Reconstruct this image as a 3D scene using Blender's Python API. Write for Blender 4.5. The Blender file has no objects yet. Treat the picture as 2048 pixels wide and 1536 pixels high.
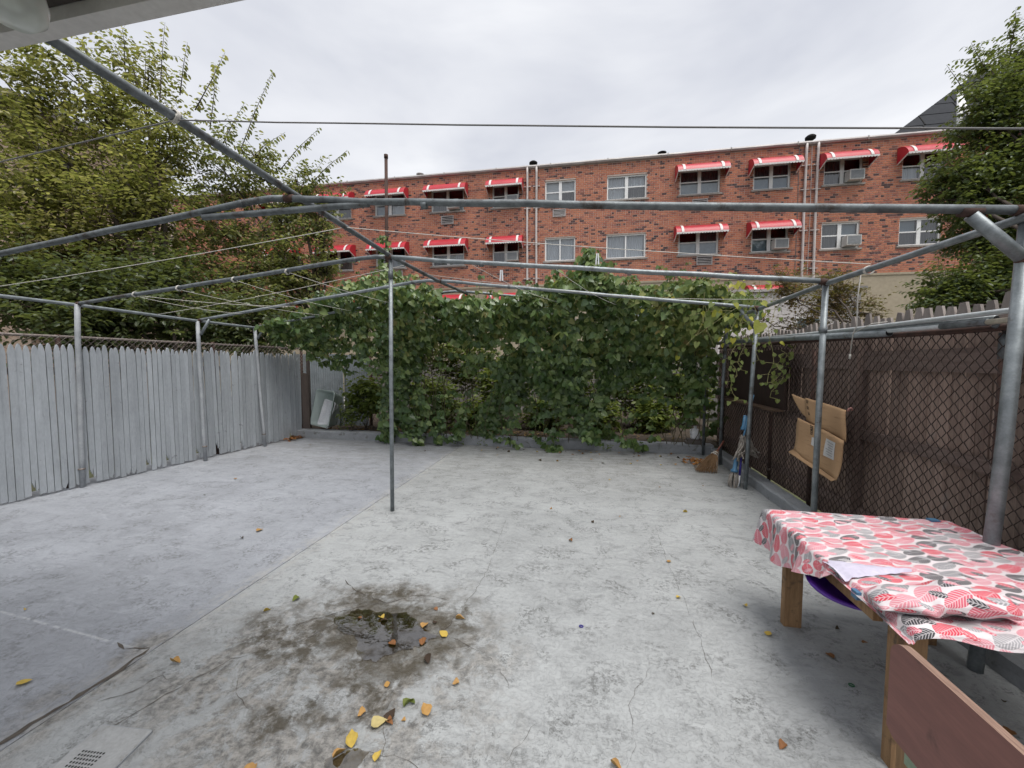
import bpy, math, random
import numpy as np
from mathutils import Vector, Matrix

random.seed(7)
RNG = np.random.default_rng(11)
R = math.radians
scene = bpy.context.scene
COL = scene.collection

# ------------------------------------------------------------------ camera
CAM_H, YAW, PITCH, FPX = 1.6, R(11.0), math.atan(43 / 775.0), 775.0
cam_d = bpy.data.cameras.new('camera')
cam_d.sensor_width = 36.0
cam_d.lens = 36.0 * FPX / 2048.0
cam_d.clip_start = 0.02
cam_d.clip_end = 600
cam = bpy.data.objects.new('camera', cam_d)
COL.objects.link(cam)
cam.location = (0, 0, CAM_H)
cam.rotation_euler = (R(90) - PITCH, 0, YAW)
scene.camera = cam

# ------------------------------------------------------------------ sky, sun, exposure (overcast)
SUN_EL, SUN_AZ = R(70), R(140)
world = bpy.data.worlds.new('World')
scene.world = world
world.use_nodes = True
wt = world.node_tree
wt.nodes.clear()
w_out = wt.nodes.new('ShaderNodeOutputWorld')
w_sky = wt.nodes.new('ShaderNodeTexSky')
w_sky.sky_type = 'NISHITA'
w_sky.sun_disc = False
w_sky.sun_elevation = SUN_EL
w_sky.sun_rotation = SUN_AZ
w_sky.dust_density = 3.0
w_bg1 = wt.nodes.new('ShaderNodeBackground')
w_bg1.inputs['Strength'].default_value = 0.08
wt.links.new(w_sky.outputs['Color'], w_bg1.inputs['Color'])
w_tc = wt.nodes.new('ShaderNodeTexCoord')
w_map = wt.nodes.new('ShaderNodeMapping')
w_map.inputs['Scale'].default_value = (1.0, 1.0, 2.6)
wt.links.new(w_tc.outputs['Generated'], w_map.inputs['Vector'])
w_no = wt.nodes.new('ShaderNodeTexNoise')
w_no.inputs['Scale'].default_value = 1.7
w_no.inputs['Detail'].default_value = 5.0
w_no.inputs['Roughness'].default_value = 0.52
w_no.inputs['Distortion'].default_value = 0.35
wt.links.new(w_map.outputs['Vector'], w_no.inputs['Vector'])
w_ramp = wt.nodes.new('ShaderNodeValToRGB')
w_ramp.color_ramp.elements[0].position = 0.34
w_ramp.color_ramp.elements[0].color = (0.272, 0.28, 0.308, 1)
w_ramp.color_ramp.elements[1].position = 0.66
w_ramp.color_ramp.elements[1].color = (0.392, 0.396, 0.407, 1)
wt.links.new(w_no.outputs['Fac'], w_ramp.inputs['Fac'])
w_bg2 = wt.nodes.new('ShaderNodeBackground')
w_bg2.inputs['Strength'].default_value = 1.0
wt.links.new(w_ramp.outputs['Color'], w_bg2.inputs['Color'])
w_mix = wt.nodes.new('ShaderNodeMixShader')
w_mix.inputs['Fac'].default_value = 0.93
wt.links.new(w_bg1.outputs[0], w_mix.inputs[1])
wt.links.new(w_bg2.outputs[0], w_mix.inputs[2])
wt.links.new(w_mix.outputs[0], w_out.inputs['Surface'])

sun_d = bpy.data.lights.new('sun', 'SUN')
sun_d.energy = 1.5
sun_d.angle = R(35)
sun_d.color = (1.0, 0.97, 0.93)
sun = bpy.data.objects.new('sun', sun_d)
COL.objects.link(sun)
sd = Vector((math.sin(SUN_AZ) * math.cos(SUN_EL), math.cos(SUN_AZ) * math.cos(SUN_EL), math.sin(SUN_EL)))
sun.rotation_euler = sd.to_track_quat('Z', 'Y').to_euler()
sun.location = (0, 0, 30)

vs = scene.view_settings
vs.view_transform = 'Standard'
vs.look = 'None'
vs.exposure = 1.32
vs.gamma = 1.0
vs.use_curve_mapping = False
scene.cycles.max_bounces = 5
scene.cycles.transparent_max_bounces = 8
scene.cycles.diffuse_bounces = 2
scene.cycles.glossy_bounces = 2
scene.cycles.transmission_bounces = 4
scene.cycles.use_adaptive_sampling = True
scene.cycles.adaptive_threshold = 0.025
scene.cycles.caustics_reflective = False
scene.cycles.caustics_refractive = False

# ------------------------------------------------------------------ geometry of the view (for placing foliage masses)
_F = Vector((-math.sin(YAW) * math.cos(PITCH), math.cos(YAW) * math.cos(PITCH), -math.sin(PITCH)))
_R = Vector((math.cos(YAW), math.sin(YAW), 0))
_U = _R.cross(_F)


def at(px, py, depth):
    return Vector((0, 0, CAM_H)) + depth * (_F + _R * ((px - 1024) / FPX) + _U * ((768 - py) / FPX))


# ------------------------------------------------------------------ object helpers
LOC = {}


def props(o, label=None, cat=None, group=None, kind=None):
    if label:
        o['label'] = label
    if cat:
        o['category'] = cat
    if group:
        o['group'] = group
    if kind:
        o['kind'] = kind
    return o


def thing(name, label, cat, loc=(0, 0, 0), group=None, rotz=0.0):
    o = bpy.data.objects.new(name, None)
    o.empty_display_size = 0.1
    COL.objects.link(o)
    o.location = loc
    o.rotation_euler = (0, 0, rotz)
    props(o, label, cat, group)
    LOC[o.name] = Vector(loc)
    return o


def link(name, me, parent=None, loc=None, rot=None, local=True):
    o = bpy.data.objects.new(name, me)
    COL.objects.link(o)
    if parent is not None:
        o.parent = parent
    if loc is not None:
        o.location = loc
    if rot is not None:
        o.rotation_euler = rot
    return o


def frame(d):
    d = Vector(d).normalized()
    a = Vector((0, 0, 1)) if abs(d.z) < 0.95 else Vector((1, 0, 0))
    u = d.cross(a).normalized()
    return u, d.cross(u).normalized()


class MB:
    def __init__(s):
        s.v, s.f, s.uv = [], [], []

    def add(s, vs_, fs):
        k = len(s.v)
        s.v += [tuple(p) for p in vs_]
        s.f += [tuple(i + k for i in q) for q in fs]
        return s

    def box(s, x0, x1, y0, y1, z0, z1):
        return s.add([(x0, y0, z0), (x1, y0, z0), (x1, y1, z0), (x0, y1, z0),
                      (x0, y0, z1), (x1, y0, z1), (x1, y1, z1), (x0, y1, z1)],
                     [(0, 3, 2, 1), (4, 5, 6, 7), (0, 1, 5, 4), (1, 2, 6, 5), (2, 3, 7, 6), (3, 0, 4, 7)])

    def bar(s, p0, p1, w, h, upv=(0, 0, 1)):
        p0, p1 = Vector(p0), Vector(p1)
        d = (p1 - p0).normalized()
        a = Vector(upv)
        u = d.cross(a)
        if u.length < 1e-4:
            u = d.cross(Vector((1, 0, 0)))
        u.normalize()
        w_ = u.cross(d).normalized()
        vv = []
        for p in (p0, p1):
            for a_, b_ in ((-1, -1), (1, -1), (1, 1), (-1, 1)):
                vv.append(p + u * (a_ * w / 2) + w_ * (b_ * h / 2))
        return s.add(vv, [(0, 1, 2, 3), (7, 6, 5, 4), (0, 4, 5, 1), (1, 5, 6, 2), (2, 6, 7, 3), (3, 7, 4, 0)])

    def tube(s, pts, r, n=10, caps=True):
        pts = [Vector(p) for p in pts]
        m = len(pts)
        rr = r if isinstance(r, (list, tuple)) else [r] * m
        vv, ff = [], []
        u = None
        for i, p in enumerate(pts):
            d = (pts[min(i + 1, m - 1)] - pts[max(i - 1, 0)])
            if d.length < 1e-7:
                d = Vector((0, 0, 1))
            d.normalize()
            if u is None:
                u, w = frame(d)
            else:
                u = (u - d * u.dot(d))
                if u.length < 1e-5:
                    u, w = frame(d)
                u.normalize()
                w = d.cross(u).normalized()
            for k in range(n):
                a = 2 * math.pi * k / n
                vv.append(p + (u * math.cos(a) + w * math.sin(a)) * rr[i])
        for i in range(m - 1):
            for k in range(n):
                k2 = (k + 1) % n
                ff.append((i * n + k, i * n + k2, (i + 1) * n + k2, (i + 1) * n + k))
        if caps:
            ff.append(tuple(range(n - 1, -1, -1)))
            ff.append(tuple((m - 1) * n + k for k in range(n)))
        return s.add(vv, ff)

    def prism(s, poly, axis_vec):
        """poly: list of 3-D points (planar), extruded along axis_vec"""
        n = len(poly)
        a = Vector(axis_vec)
        vv = [Vector(p) for p in poly] + [Vector(p) + a for p in poly]
        ff = [tuple(range(n - 1, -1, -1)), tuple(range(n, 2 * n))]
        for i in range(n):
            j = (i + 1) % n
            ff.append((i, j, n + j, n + i))
        return s.add(vv, ff)

    def lathe(s, prof, c=(0, 0, 0), n=20):
        vv, ff = [], []
        for (r_, z_) in prof:
            for k in range(n):
                a = 2 * math.pi * k / n
                vv.append((c[0] + r_ * math.cos(a), c[1] + r_ * math.sin(a), c[2] + z_))
        for i in range(len(prof) - 1):
            for k in range(n):
                k2 = (k + 1) % n
                ff.append((i * n + k, i * n + k2, (i + 1) * n + k2, (i + 1) * n + k))
        return s.add(vv, ff)

    def mesh(s, name, mat, off=None, smooth=False):
        me = bpy.data.meshes.new(name)
        vv = s.v if off is None else [(p[0] - off[0], p[1] - off[1], p[2] - off[2]) for p in s.v]
        me.from_pydata(vv, [], s.f)
        if mat is not None:
            me.materials.append(mat)
        if smooth:
            me.polygons.foreach_set('use_smooth', [True] * len(me.polygons))
        me.update()
        return me

    def build(s, name, mat, parent=None, smooth=False, local=False):
        """vertices in world coordinates unless local; children sit at their thing's origin"""
        off = None
        if parent is not None and not local:
            off = LOC.get(parent.name, Vector((0, 0, 0)))
        o = link(name, s.mesh(name, mat, off, smooth), parent)
        LOC[o.name] = LOC.get(parent.name, Vector((0, 0, 0))) if parent is not None else Vector((0, 0, 0))
        return o

    def solo(s, name, mat, label, cat, smooth=False, group=None, kind=None):
        """a one-mesh thing whose origin is put at its own base centre"""
        a = np.array(s.v)
        c = ((a[:, 0].min() + a[:, 0].max()) / 2, (a[:, 1].min() + a[:, 1].max()) / 2, a[:, 2].min())
        o = link(name, s.mesh(name, mat, c, smooth), None, c)
        LOC[o.name] = Vector(c)
        return props(o, label, cat, group, kind)


# ------------------------------------------------------------------ material helpers
class NT:
    def __init__(s, name):
        s.m = bpy.data.materials.new(name)
        s.m.use_nodes = True
        s.t = s.m.node_tree
        s.t.nodes.clear()
        s.out = s.t.nodes.new('ShaderNodeOutputMaterial')

    def n(s, typ, **kw):
        nd = s.t.nodes.new('ShaderNode' + typ)
        for k, v in kw.items():
            if k.startswith('_'):
                setattr(nd, k[1:], v)
        for k, v in kw.items():
            if not k.startswith('_'):
                key = int(k[1:]) if k[0] == 'i' and k[1:].isdigit() else k.replace('__', ' ')
                s.put(nd, key, v)
        return nd

    def put(s, nd, key, v):
        sock = nd.inputs[key]
        if isinstance(v, bpy.types.NodeSocket):
            s.t.links.new(v, sock)
        elif isinstance(v, bpy.types.Node):
            s.t.links.new(v.outputs[0], sock)
        else:
            if sock.type == 'RGBA' and len(v) == 3:
                v = (*v, 1)
            sock.default_value = v

    def math(s, op, a, b=0.0, c=None, clamp=False):
        nd = s.n('Math', _operation=op, i0=a, i1=b)
        if c is not None:
            s.put(nd, 2, c)
        nd.use_clamp = clamp
        return nd.outputs[0]

    def ramp(s, fac, stops, interp='LINEAR'):
        nd = s.n('ValToRGB', Fac=fac)
        cr = nd.color_ramp
        cr.interpolation = interp
        while len(cr.elements) < len(stops):
            cr.elements.new(0.5)
        for e, (p, c) in zip(cr.elements, stops):
            e.position = p
            e.color = (c, c, c, 1) if isinstance(c, (int, float)) else (*c, 1)
        return nd.outputs['Color']

    def mix(s, fac, a, b, mode='MIX'):
        nd = s.n('Mix', _data_type='RGBA', _blend_type=mode)
        s.put(nd, 0, fac)
        s.put(nd, 6, a)
        s.put(nd, 7, b)
        return nd.outputs[2]

    def noise(s, vec, scale, detail=4.0, rough=0.55, dist=0.0):
        return s.n('TexNoise', Vector=vec, Scale=scale, Detail=detail, Roughness=rough, Distortion=dist).outputs['Fac']

    def coord(s, which='Object'):
        return s.n('TexCoord').outputs[which]

    def pos(s):
        return s.n('NewGeometry').outputs['Position']

    def mapping(s, vec, scale=(1, 1, 1), loc=(0, 0, 0), rot=(0, 0, 0)):
        return s.n('Mapping', Vector=vec, Scale=scale, Location=loc, Rotation=rot).outputs[0]

    def principled(s, **kw):
        p = s.n('BsdfPrincipled', **kw)
        s.t.links.new(p.outputs[0], s.out.inputs['Surface'])
        return p

    def bump(s, h, strength=0.3, dist=0.01):
        return s.n('Bump', Height=h, Strength=strength, Distance=dist).outputs[0]


def mat_rough(name, col, col2=None, rough=0.7, metal=0.0, scale=12.0, bump=0.25, bdist=0.004, stretch=(1, 1, 1),
              dirt=None, dirt_amt=0.45, dirt_scale=5.0, spec=0.4, per_object=0.0, top_grey=None):
    """general weathered surface: two tones of noise, optional dirt/rust blotches, fine relief"""
    t = NT(name)
    v = t.mapping(t.pos(), stretch)
    col2 = col2 or tuple(c * 0.72 for c in col)
    a = t.noise(v, scale, 4, 0.6)
    c = t.mix(t.ramp(a, [(0.32, 0.0), (0.68, 1.0)]), col, col2)
    fine = t.noise(v, scale * 7, 2, 0.6)
    c = t.mix(t.ramp(fine, [(0.3, 0.0), (0.8, 0.35)]), c, tuple(x * 0.6 for x in col2))
    if dirt:
        d = t.noise(t.pos(), dirt_scale, 5, 0.68, 0.4)
        c = t.mix(t.ramp(d, [(1 - dirt_amt, 0.0), (1 - dirt_amt + 0.12, 1.0)]), c, dirt)
    if top_grey:
        zz = t.n('SeparateXYZ', Vector=t.pos()).outputs[2]
        c = t.mix(t.math('MULTIPLY', t.ramp(t.math('MULTIPLY', t.math('ADD', zz, t.math('MULTIPLY', a, 0.1)), 0.4), [(0.755, 0.0), (0.785, 1.0)]), 0.7), c, top_grey)
    if per_object:
        rnd = t.n('ObjectInfo').outputs['Random']
        hsv = t.n('HueSaturation', Color=c, Value=t.math('MULTIPLY_ADD', rnd, per_object, 1 - per_object / 2))
        c = hsv.outputs[0]
    h = t.math('ADD', a, t.math('MULTIPLY', fine, 0.5))
    t.principled(**{'Base__Color': c, 'Roughness': rough, 'Metallic': metal, 'Specular__IOR__Level': spec,
                    'Normal': t.bump(h, bump, bdist)})
    return t.m


def mat_leaf(name, cols, trans=0.35, rough=0.45, spec=0.35):
    """leaf: colour differs leaf by leaf, light passes through"""
    t = NT(name)
    g = t.n('NewGeometry')
    r = t.math('FRACT', t.math('ADD', g.outputs['Random Per Island'], t.n('ObjectInfo').outputs['Random']))
    n = len(cols)
    c = t.ramp(r, [(i / max(1, n - 1), k) for i, k in enumerate(cols)])
    big = t.noise(t.pos(), 0.9, 2, 0.5)
    c = t.mix(t.math('MULTIPLY', t.ramp(big, [(0.35, 0.0), (0.65, 1.0)]), 0.55), c, cols[0])
    fine = t.noise(t.pos(), 60, 3, 0.6)
    c = t.mix(t.math('MULTIPLY', t.ramp(fine, [(0.3, 0.0), (0.7, 1.0)]), 0.35), c, tuple(x * 0.4 for x in cols[0]))
    p = t.n('BsdfPrincipled', **{'Base__Color': c, 'Roughness': rough, 'Specular__IOR__Level': spec})
    tl = t.n('BsdfTranslucent', Color=t.mix(0.35, c, (0.32, 0.36, 0.04)))
    mx = t.n('MixShader', Fac=trans)
    t.t.links.new(p.outputs[0], mx.inputs[1])
    t.t.links.new(tl.outputs[0], mx.inputs[2])
    t.t.links.new(mx.outputs[0], t.out.inputs['Surface'])
    return t.m


# ------------------------------------------------------------------ the concrete yard
SEAM = -2.36


def mat_concrete(name, tint, worn_tint, left):
    t = NT(name)
    p = t.pos()
    sep = t.n('SeparateXYZ', Vector=p)
    X, Y = sep.outputs[0], sep.outputs[1]
    warp = t.n('TexNoise', Vector=p, Scale=2.2, Detail=5.0)
    # painted tone, large cloudy variation and brush streaks
    big = t.noise(p, 0.55, 5, 0.6, 0.6)
    mid = t.noise(p, 3.2, 6, 0.62, 0.5)
    streak = t.noise(t.mapping(p, (1.2, 7.0, 1)), 2.2, 6, 0.65)
    c = t.mix(t.ramp(big, [(0.36, 0.0), (0.64, 1.0)]), tint, tuple(x * 0.72 for x in tint))
    c = t.mix(t.ramp(mid, [(0.35, 0.0), (0.75, 0.55)]), c, tuple(x * 1.12 for x in tint))
    c = t.mix(t.ramp(streak, [(0.50, 0.0), (0.78, 0.45)]), c, tuple(x * 0.66 for x in tint))
    # grime specks gathered in patches
    patch = t.ramp(t.noise(p, 4.2, 6, 0.74, 0.5), [(0.50, 0.0), (0.62, 1.0)])
    s1 = t.ramp(t.noise(p, 34, 4, 0.7), [(0.49, 0.0), (0.56, 1.0)])
    s2 = t.ramp(t.noise(p, 120, 2, 0.6), [(0.53, 0.0), (0.64, 1.0)])
    s3 = t.ramp(t.noise(t.mapping(p, (1, 2.0, 1)), 13, 5, 0.72, 0.8), [(0.55, 0.0), (0.64, 1.0)])
    speck = t.math('MULTIPLY', t.math('ADD', t.math('MULTIPLY', s1, 0.65), t.math('MULTIPLY', s2, 0.55)),
                   t.math('ADD', t.math('MULTIPLY', patch, 1.0), 0.06), clamp=True)
    speck = t.math('MAXIMUM', speck, t.math('MULTIPLY', t.math('MULTIPLY', s3, t.math('MULTIPLY_ADD', patch, 0.75, 0.25)), 0.8))
    scuff = t.ramp(t.noise(t.mapping(p, (1.0, 1.5, 1)), 5.5, 6, 0.72, 0.5), [(0.53, 0.0), (0.70, 1.0)])
    c = t.mix(t.math('MULTIPLY', scuff, 0.42 if left else 0.62), c, tuple(x * 0.42 for x in tint))
    wash = t.ramp(t.noise(t.mapping(p, (0.7, 2.2, 1)), 3.0, 5, 0.7, 0.9), [(0.55, 0.0), (0.72, 1.0)])
    c = t.mix(t.math('MULTIPLY', wash, 0.38), c, tuple(min(0.7, x * 1.28) for x in tint))
    amt = 0.70 if left else 0.80
    c = t.mix(t.math('MULTIPLY', speck, amt), c, (0.075, 0.076, 0.072))
    # worn, stained concrete round the puddle and down to the drain
    wx = t.math('ADD', X, t.math('MULTIPLY_ADD', warp.outputs['Fac'], 0.9, -0.45))
    wy = t.math('ADD', Y, t.math('MULTIPLY_ADD', t.noise(p, 3.1, 5), 0.9, -0.45))

    def blob(cx, cy, rx, ry, soft):
        dx = t.math('DIVIDE', t.math('SUBTRACT', wx, cx), rx)
        dy = t.math('DIVIDE', t.math('SUBTRACT', wy, cy), ry)
        d = t.math('SQRT', t.math('ADD', t.math('MULTIPLY', dx, dx), t.math('MULTIPLY', dy, dy)))
        return t.ramp(d, [(1 - soft, 1.0), (1.0, 0.0)])
    worn = t.math('MAXIMUM', blob(-1.25, 1.70, 1.05, 0.95, 0.45), blob(-2.42, 1.38, 0.22, 0.5, 0.5))
    rough_n = t.noise(p, 22, 8, 0.75)
    wc = t.mix(t.ramp(rough_n, [(0.40, 0.0), (0.58, 1.0)]), tuple(x * 0.28 for x in worn_tint), worn_tint)
    edge = t.ramp(t.noise(p, 6.0, 8, 0.72, 0.6), [(0.45, 0.0), (0.53, 1.0)])
    c = t.mix(t.math('MULTIPLY', t.math('MULTIPLY', worn, edge), 0.88), c, wc)
    sm = t.math('MULTIPLY', t.ramp(t.math('ABSOLUTE', t.math('SUBTRACT', X, SEAM)), [(0.02, 1.0), (0.16, 0.0)]),
                t.ramp(t.noise(t.mapping(p, (2.2, 0.8, 1)), 9, 6, 0.72, 0.4), [(0.46, 0.0), (0.60, 1.0)]))
    c = t.mix(t.math('MULTIPLY', sm, 0.75), c, (0.36, 0.355, 0.34))
    # dark silt marks
    silt = t.math('MAXIMUM', t.math('MAXIMUM', blob(-1.18, 2.08, 0.70, 0.48, 0.38), blob(-1.66, 1.92, 0.50, 0.32, 0.38)), t.math('MAXIMUM', blob(-1.02, 1.72, 0.30, 0.38, 0.38), blob(-1.35, 1.42, 0.30, 0.13, 0.5)))
    silt = t.math('MULTIPLY', silt, t.ramp(t.noise(p, 8, 8, 0.75, 0.25), [(0.43, 0.0), (0.56, 1.0)]))
    c = t.mix(t.math('MULTIPLY', silt, 0.9), c, (0.062, 0.052, 0.036))
    # dirt towards the rear kerb, deepened to paint in the vine's shade
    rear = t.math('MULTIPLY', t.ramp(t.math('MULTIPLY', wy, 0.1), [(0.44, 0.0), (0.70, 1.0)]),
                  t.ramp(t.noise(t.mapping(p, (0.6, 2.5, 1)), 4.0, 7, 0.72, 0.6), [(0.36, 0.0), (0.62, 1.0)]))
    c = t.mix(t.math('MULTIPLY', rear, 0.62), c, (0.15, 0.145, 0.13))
    if left:
        # pale repair line across the slab and the darker old paint in front of it
        ln = t.math('ABSOLUTE', t.math('SUBTRACT', Y, t.math('MULTIPLY_ADD', X, -0.075, 1.46)))
        lm = t.math('MULTIPLY', t.ramp(ln, [(0.002, 1.0), (0.012, 0.0)]), t.ramp(t.noise(p, 14, 5, 0.7), [(0.42, 0.0), (0.56, 1.0)]))
        c = t.mix(t.math('MULTIPLY', lm, 0.45), c, (0.55, 0.56, 0.57))
        fr = t.ramp(t.math('SUBTRACT', t.math('MULTIPLY_ADD', X, -0.075, 1.46), Y), [(0.0, 0.0), (0.03, 1.0)])
        c = t.mix(t.math('MULTIPLY', fr, 0.22), c, (0.26, 0.265, 0.28))
    hgt = t.math('ADD', t.math('MULTIPLY', rough_n, t.math('MULTIPLY_ADD', worn, 1.3, 0.35)),
                 t.math('ADD', t.math('MULTIPLY', s1, -0.25), t.math('MULTIPLY', mid, 0.8)))
    rg = t.math('MULTIPLY_ADD', t.noise(p, 5, 3), 0.25, 0.46)
    wet = blob(-1.15, 2.02, 0.50, 0.36, 0.3)
    c = t.mix(t.math('MULTIPLY', wet, 0.6), c, (0.075, 0.065, 0.048))
    rg = t.math('SUBTRACT', rg, t.math('MULTIPLY', wet, 0.28))
    t.principled(**{'Base__Color': c, 'Roughness': rg, 'Specular__IOR__Level': 0.38, 'Normal': t.bump(hgt, 0.8, 0.009)})
    return t.m


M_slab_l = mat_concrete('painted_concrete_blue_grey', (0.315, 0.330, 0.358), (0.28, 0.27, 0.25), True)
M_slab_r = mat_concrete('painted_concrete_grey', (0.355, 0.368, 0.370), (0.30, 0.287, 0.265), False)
M_kerb = mat_rough('kerb_paint', (0.30, 0.315, 0.33), (0.24, 0.25, 0.26), 0.75, scale=6, dirt=(0.10, 0.095, 0.08), dirt_amt=0.42)
M_soil = mat_rough('soil', (0.075, 0.055, 0.038), (0.035, 0.027, 0.02), 0.95, scale=9, bump=0.8, bdist=0.03)
M_grass = mat_rough('rough_grass_ground', (0.07, 0.085, 0.035), (0.06, 0.05, 0.03), 0.95, scale=3, bump=0.6, bdist=0.03)
M_crack = mat_rough('crack_dirt', (0.06, 0.05, 0.042), (0.10, 0.085, 0.07), 0.95, scale=30)


def slab(name, x0, x1, y0, y1, mat, step=0.12):
    nx, ny = int((x1 - x0) / step) + 1, int((y1 - y0) / step) + 1
    v, f = [], []
    for j in range(ny + 1):
        for i in range(nx + 1):
            x, y = x0 + (x1 - x0) * i / nx, y0 + (y1 - y0) * j / ny
            v.append((x, y, 0.0))
    for j in range(ny):
        for i in range(nx):
            a = j * (nx + 1) + i
            f.append((a, a + 1, a + nx + 2, a + nx + 1))
    # sides
    k = len(v)
    v += [(x0, y0, -0.12), (x1, y0, -0.12), (x1, y1, -0.12), (x0, y1, -0.12), (x0, y0, 0), (x1, y0, 0), (x1, y1, 0), (x0, y1, 0)]
    f += [(k, k + 1, k + 5, k + 4), (k + 1, k + 2, k + 6, k + 5), (k + 2, k + 3, k + 7, k + 6), (k + 3, k, k + 4, k + 7)]
    m = MB()
    m.v, m.f = v, f
    o = m.build(name, mat)
    props(o, kind='structure')
    return o


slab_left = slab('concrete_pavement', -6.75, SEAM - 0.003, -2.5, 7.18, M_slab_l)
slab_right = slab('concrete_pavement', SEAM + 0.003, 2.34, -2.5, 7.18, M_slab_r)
g = MB()
g.add([(-220, -60, -0.13), (220, -60, -0.13), (220, 320, -0.13), (-220, 320, -0.13)], [(0, 1, 2, 3)])
props(g.build('ground', M_grass), kind='structure')
g = MB()
gx, gy = 40, 24
for j in range(gy + 1):
    for i in range(gx + 1):
        x, y = -6.7 + 9.6 * i / gx, 7.36 + 4.6 * j / gy
        g.v.append((x, y, 0.115 + 0.05 * math.sin(x * 3.1 + y * 2) * math.sin(y * 2.7) + random.uniform(-0.02, 0.02)))
for j in range(gy):
    for i in range(gx):
        a = j * (gx + 1) + i
        g.f.append((a, a + 1, a + gx + 2, a + gx + 1))
props(g.build('garden_soil', M_soil), kind='structure')


g = MB()  # unseen pale paving, added to bounce light up onto the brick facade
for i in range(12):
    for j in range(2):
        x0_, y0_ = -24.0 + i * 3.8, 12.45 + j * 3.12
        g.box(x0_, x0_ + 3.785, y0_, y0_ + 3.105, -0.3, -0.02)
props(g.build('bounce_ground', mat_rough('pale_bounce_concrete', (0.46, 0.45, 0.43), (0.38, 0.37, 0.35), 0.85, scale=2, dirt=(0.25, 0.24, 0.22), dirt_amt=0.3, dirt_scale=1)), kind='structure')


def kerb(name, pts, w, h, mat):
    """low concrete kerb with a worn, slightly uneven top; pts: inner foot line"""
    m = MB()
    n = 60
    a, b = Vector(pts[0]), Vector(pts[1])
    d = (b - a).normalized()
    side = Vector(pts[2])
    for i in range(n + 1):
        p = a.lerp(b, i / n)
        e = random.uniform(-0.006, 0.006)
        t_ = random.uniform(-0.007, 0.004)
        ch = 0.012 + random.uniform(0, 0.008)
        for (o_, z_) in ((0 + e, -0.02), (0 + e, h - ch + t_), (ch + e, h + t_), (w, h + t_), (w, -0.02)):
            q = p + side * o_
            m.v.append((q.x, q.y, z_))
    for i in range(n):
        for k in range(4):
            a_ = i * 5 + k
            m.f.append((a_, a_ + 1, a_ + 6, a_ + 5))
    m.f += [(0, 1, 2, 3, 4), tuple(n * 5 + k for k in (4, 3, 2, 1, 0))]
    o = m.build(name, mat)
    return props(o, kind='structure')


kerb('kerb', ((-6.15, 7.17, 0), (2.16, 7.17, 0), (0, 1, 0)), 0.2, 0.165, M_kerb)
kerb('kerb', ((2.10, 1.2, 0), (2.10, 7.168, 0), (1, 0, 0)), 0.16, 0.125, M_kerb)


def crack(pts, w, parent, jit=0.008):
    """thin open crack: a narrow sunken-looking dirt-filled strip of uneven width"""
    P = []
    for i in range(len(pts) - 1):
        a, b = Vector((*pts[i], 0)), Vector((*pts[i + 1], 0))
        n = max(2, int((b - a).length / 0.035))
        for k in range(n):
            p = a.lerp(b, k / n)
            nn = (b - a).normalized().cross(Vector((0, 0, 1)))
            P.append(p + nn * random.uniform(-jit, jit))
    P.append(Vector((*pts[-1], 0)))
    m = MB()
    for i, p in enumerate(P):
        d = (P[min(i + 1, len(P) - 1)] - P[max(0, i - 1)]).normalized()
        nn = d.cross(Vector((0, 0, 1)))
        ww = w * random.uniform(0.1, 1.3) * (0.25 if i in (0, len(P) - 1) else 1)
        m.v += [(p.x - nn.x * ww / 2, p.y - nn.y * ww / 2, 0.003), (p.x + nn.x * ww / 2, p.y + nn.y * ww / 2, 0.003)]
    for i in range(len(P) - 1):
        m.f.append((2 * i, 2 * i + 1, 2 * i + 3, 2 * i + 2))
    m.build('crack', M_crack, parent)


crack([(-2.40, 1.0), (-2.39, 1.27), (-2.37, 1.43), (-2.39, 1.66)], 0.026, slab_left, 0.012)
crack([(-2.39, 1.66), (-2.52, 1.63), (-2.62, 1.66)], 0.018, slab_left)
for pts, w in (([(-2.04, 1.21), (-1.98, 1.43), (-1.87, 1.68), (-1.6, 1.86), (-1.49, 2.08)], 0.008),
               ([(-0.82, 2.15), (-0.76, 2.5), (-0.74, 2.8), (-0.80, 3.78)], 0.005),
               ([(-0.76, 2.06), (-0.55, 1.99)], 0.011), ([(-0.55, 1.99), (-0.44, 1.90), (-0.36, 1.78)], 0.004),
               ([(-0.40, 1.30), (-0.32, 1.41), (-0.28, 1.49), (-0.2, 1.63)], 0.004),
               ([(0.67, 3.94), (0.65, 3.33), (0.66, 2.32), (0.63, 1.91)], 0.004),
               ([(-1.74, 2.48), (-1.54, 2.36), (-1.3, 2.29), (-1.12, 2.42), (-0.91, 2.40)], 0.013),
               ([(-1.93, 1.8), (-1.78, 1.92), (-1.63, 2.08), (-1.46, 2.21), (-1.3, 2.29)], 0.011),
               ([(-2.25, 1.33), (-2.16, 1.42), (-2.12, 1.52), (-2.02, 1.5)], 0.010),
               ([(-0.95, 1.36), (-0.72, 1.37), (-0.55, 1.31)], 0.005),
               ([(-0.88, 1.5), (-0.82, 1.42), (-0.80, 1.36)], 0.005),
               ([(-1.46, 1.98), (-1.33, 1.93), (-1.22, 1.84)], 0.007),
               ([(-0.80, 2.2), (-0.83, 2.08)], 0.014),
               ([(-2.1, 2.7), (-1.95, 2.9), (-1.7, 2.95)], 0.004),
               ([(-1.75, 1.62), (-1.66, 1.5), (-1.52, 1.44)], 0.005),
               ([(0.1, 1.4), (0.22, 1.6), (0.2, 1.8), (0.34, 2.05)], 0.003)):
    crack(pts, w * 0.42, slab_right)

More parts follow.
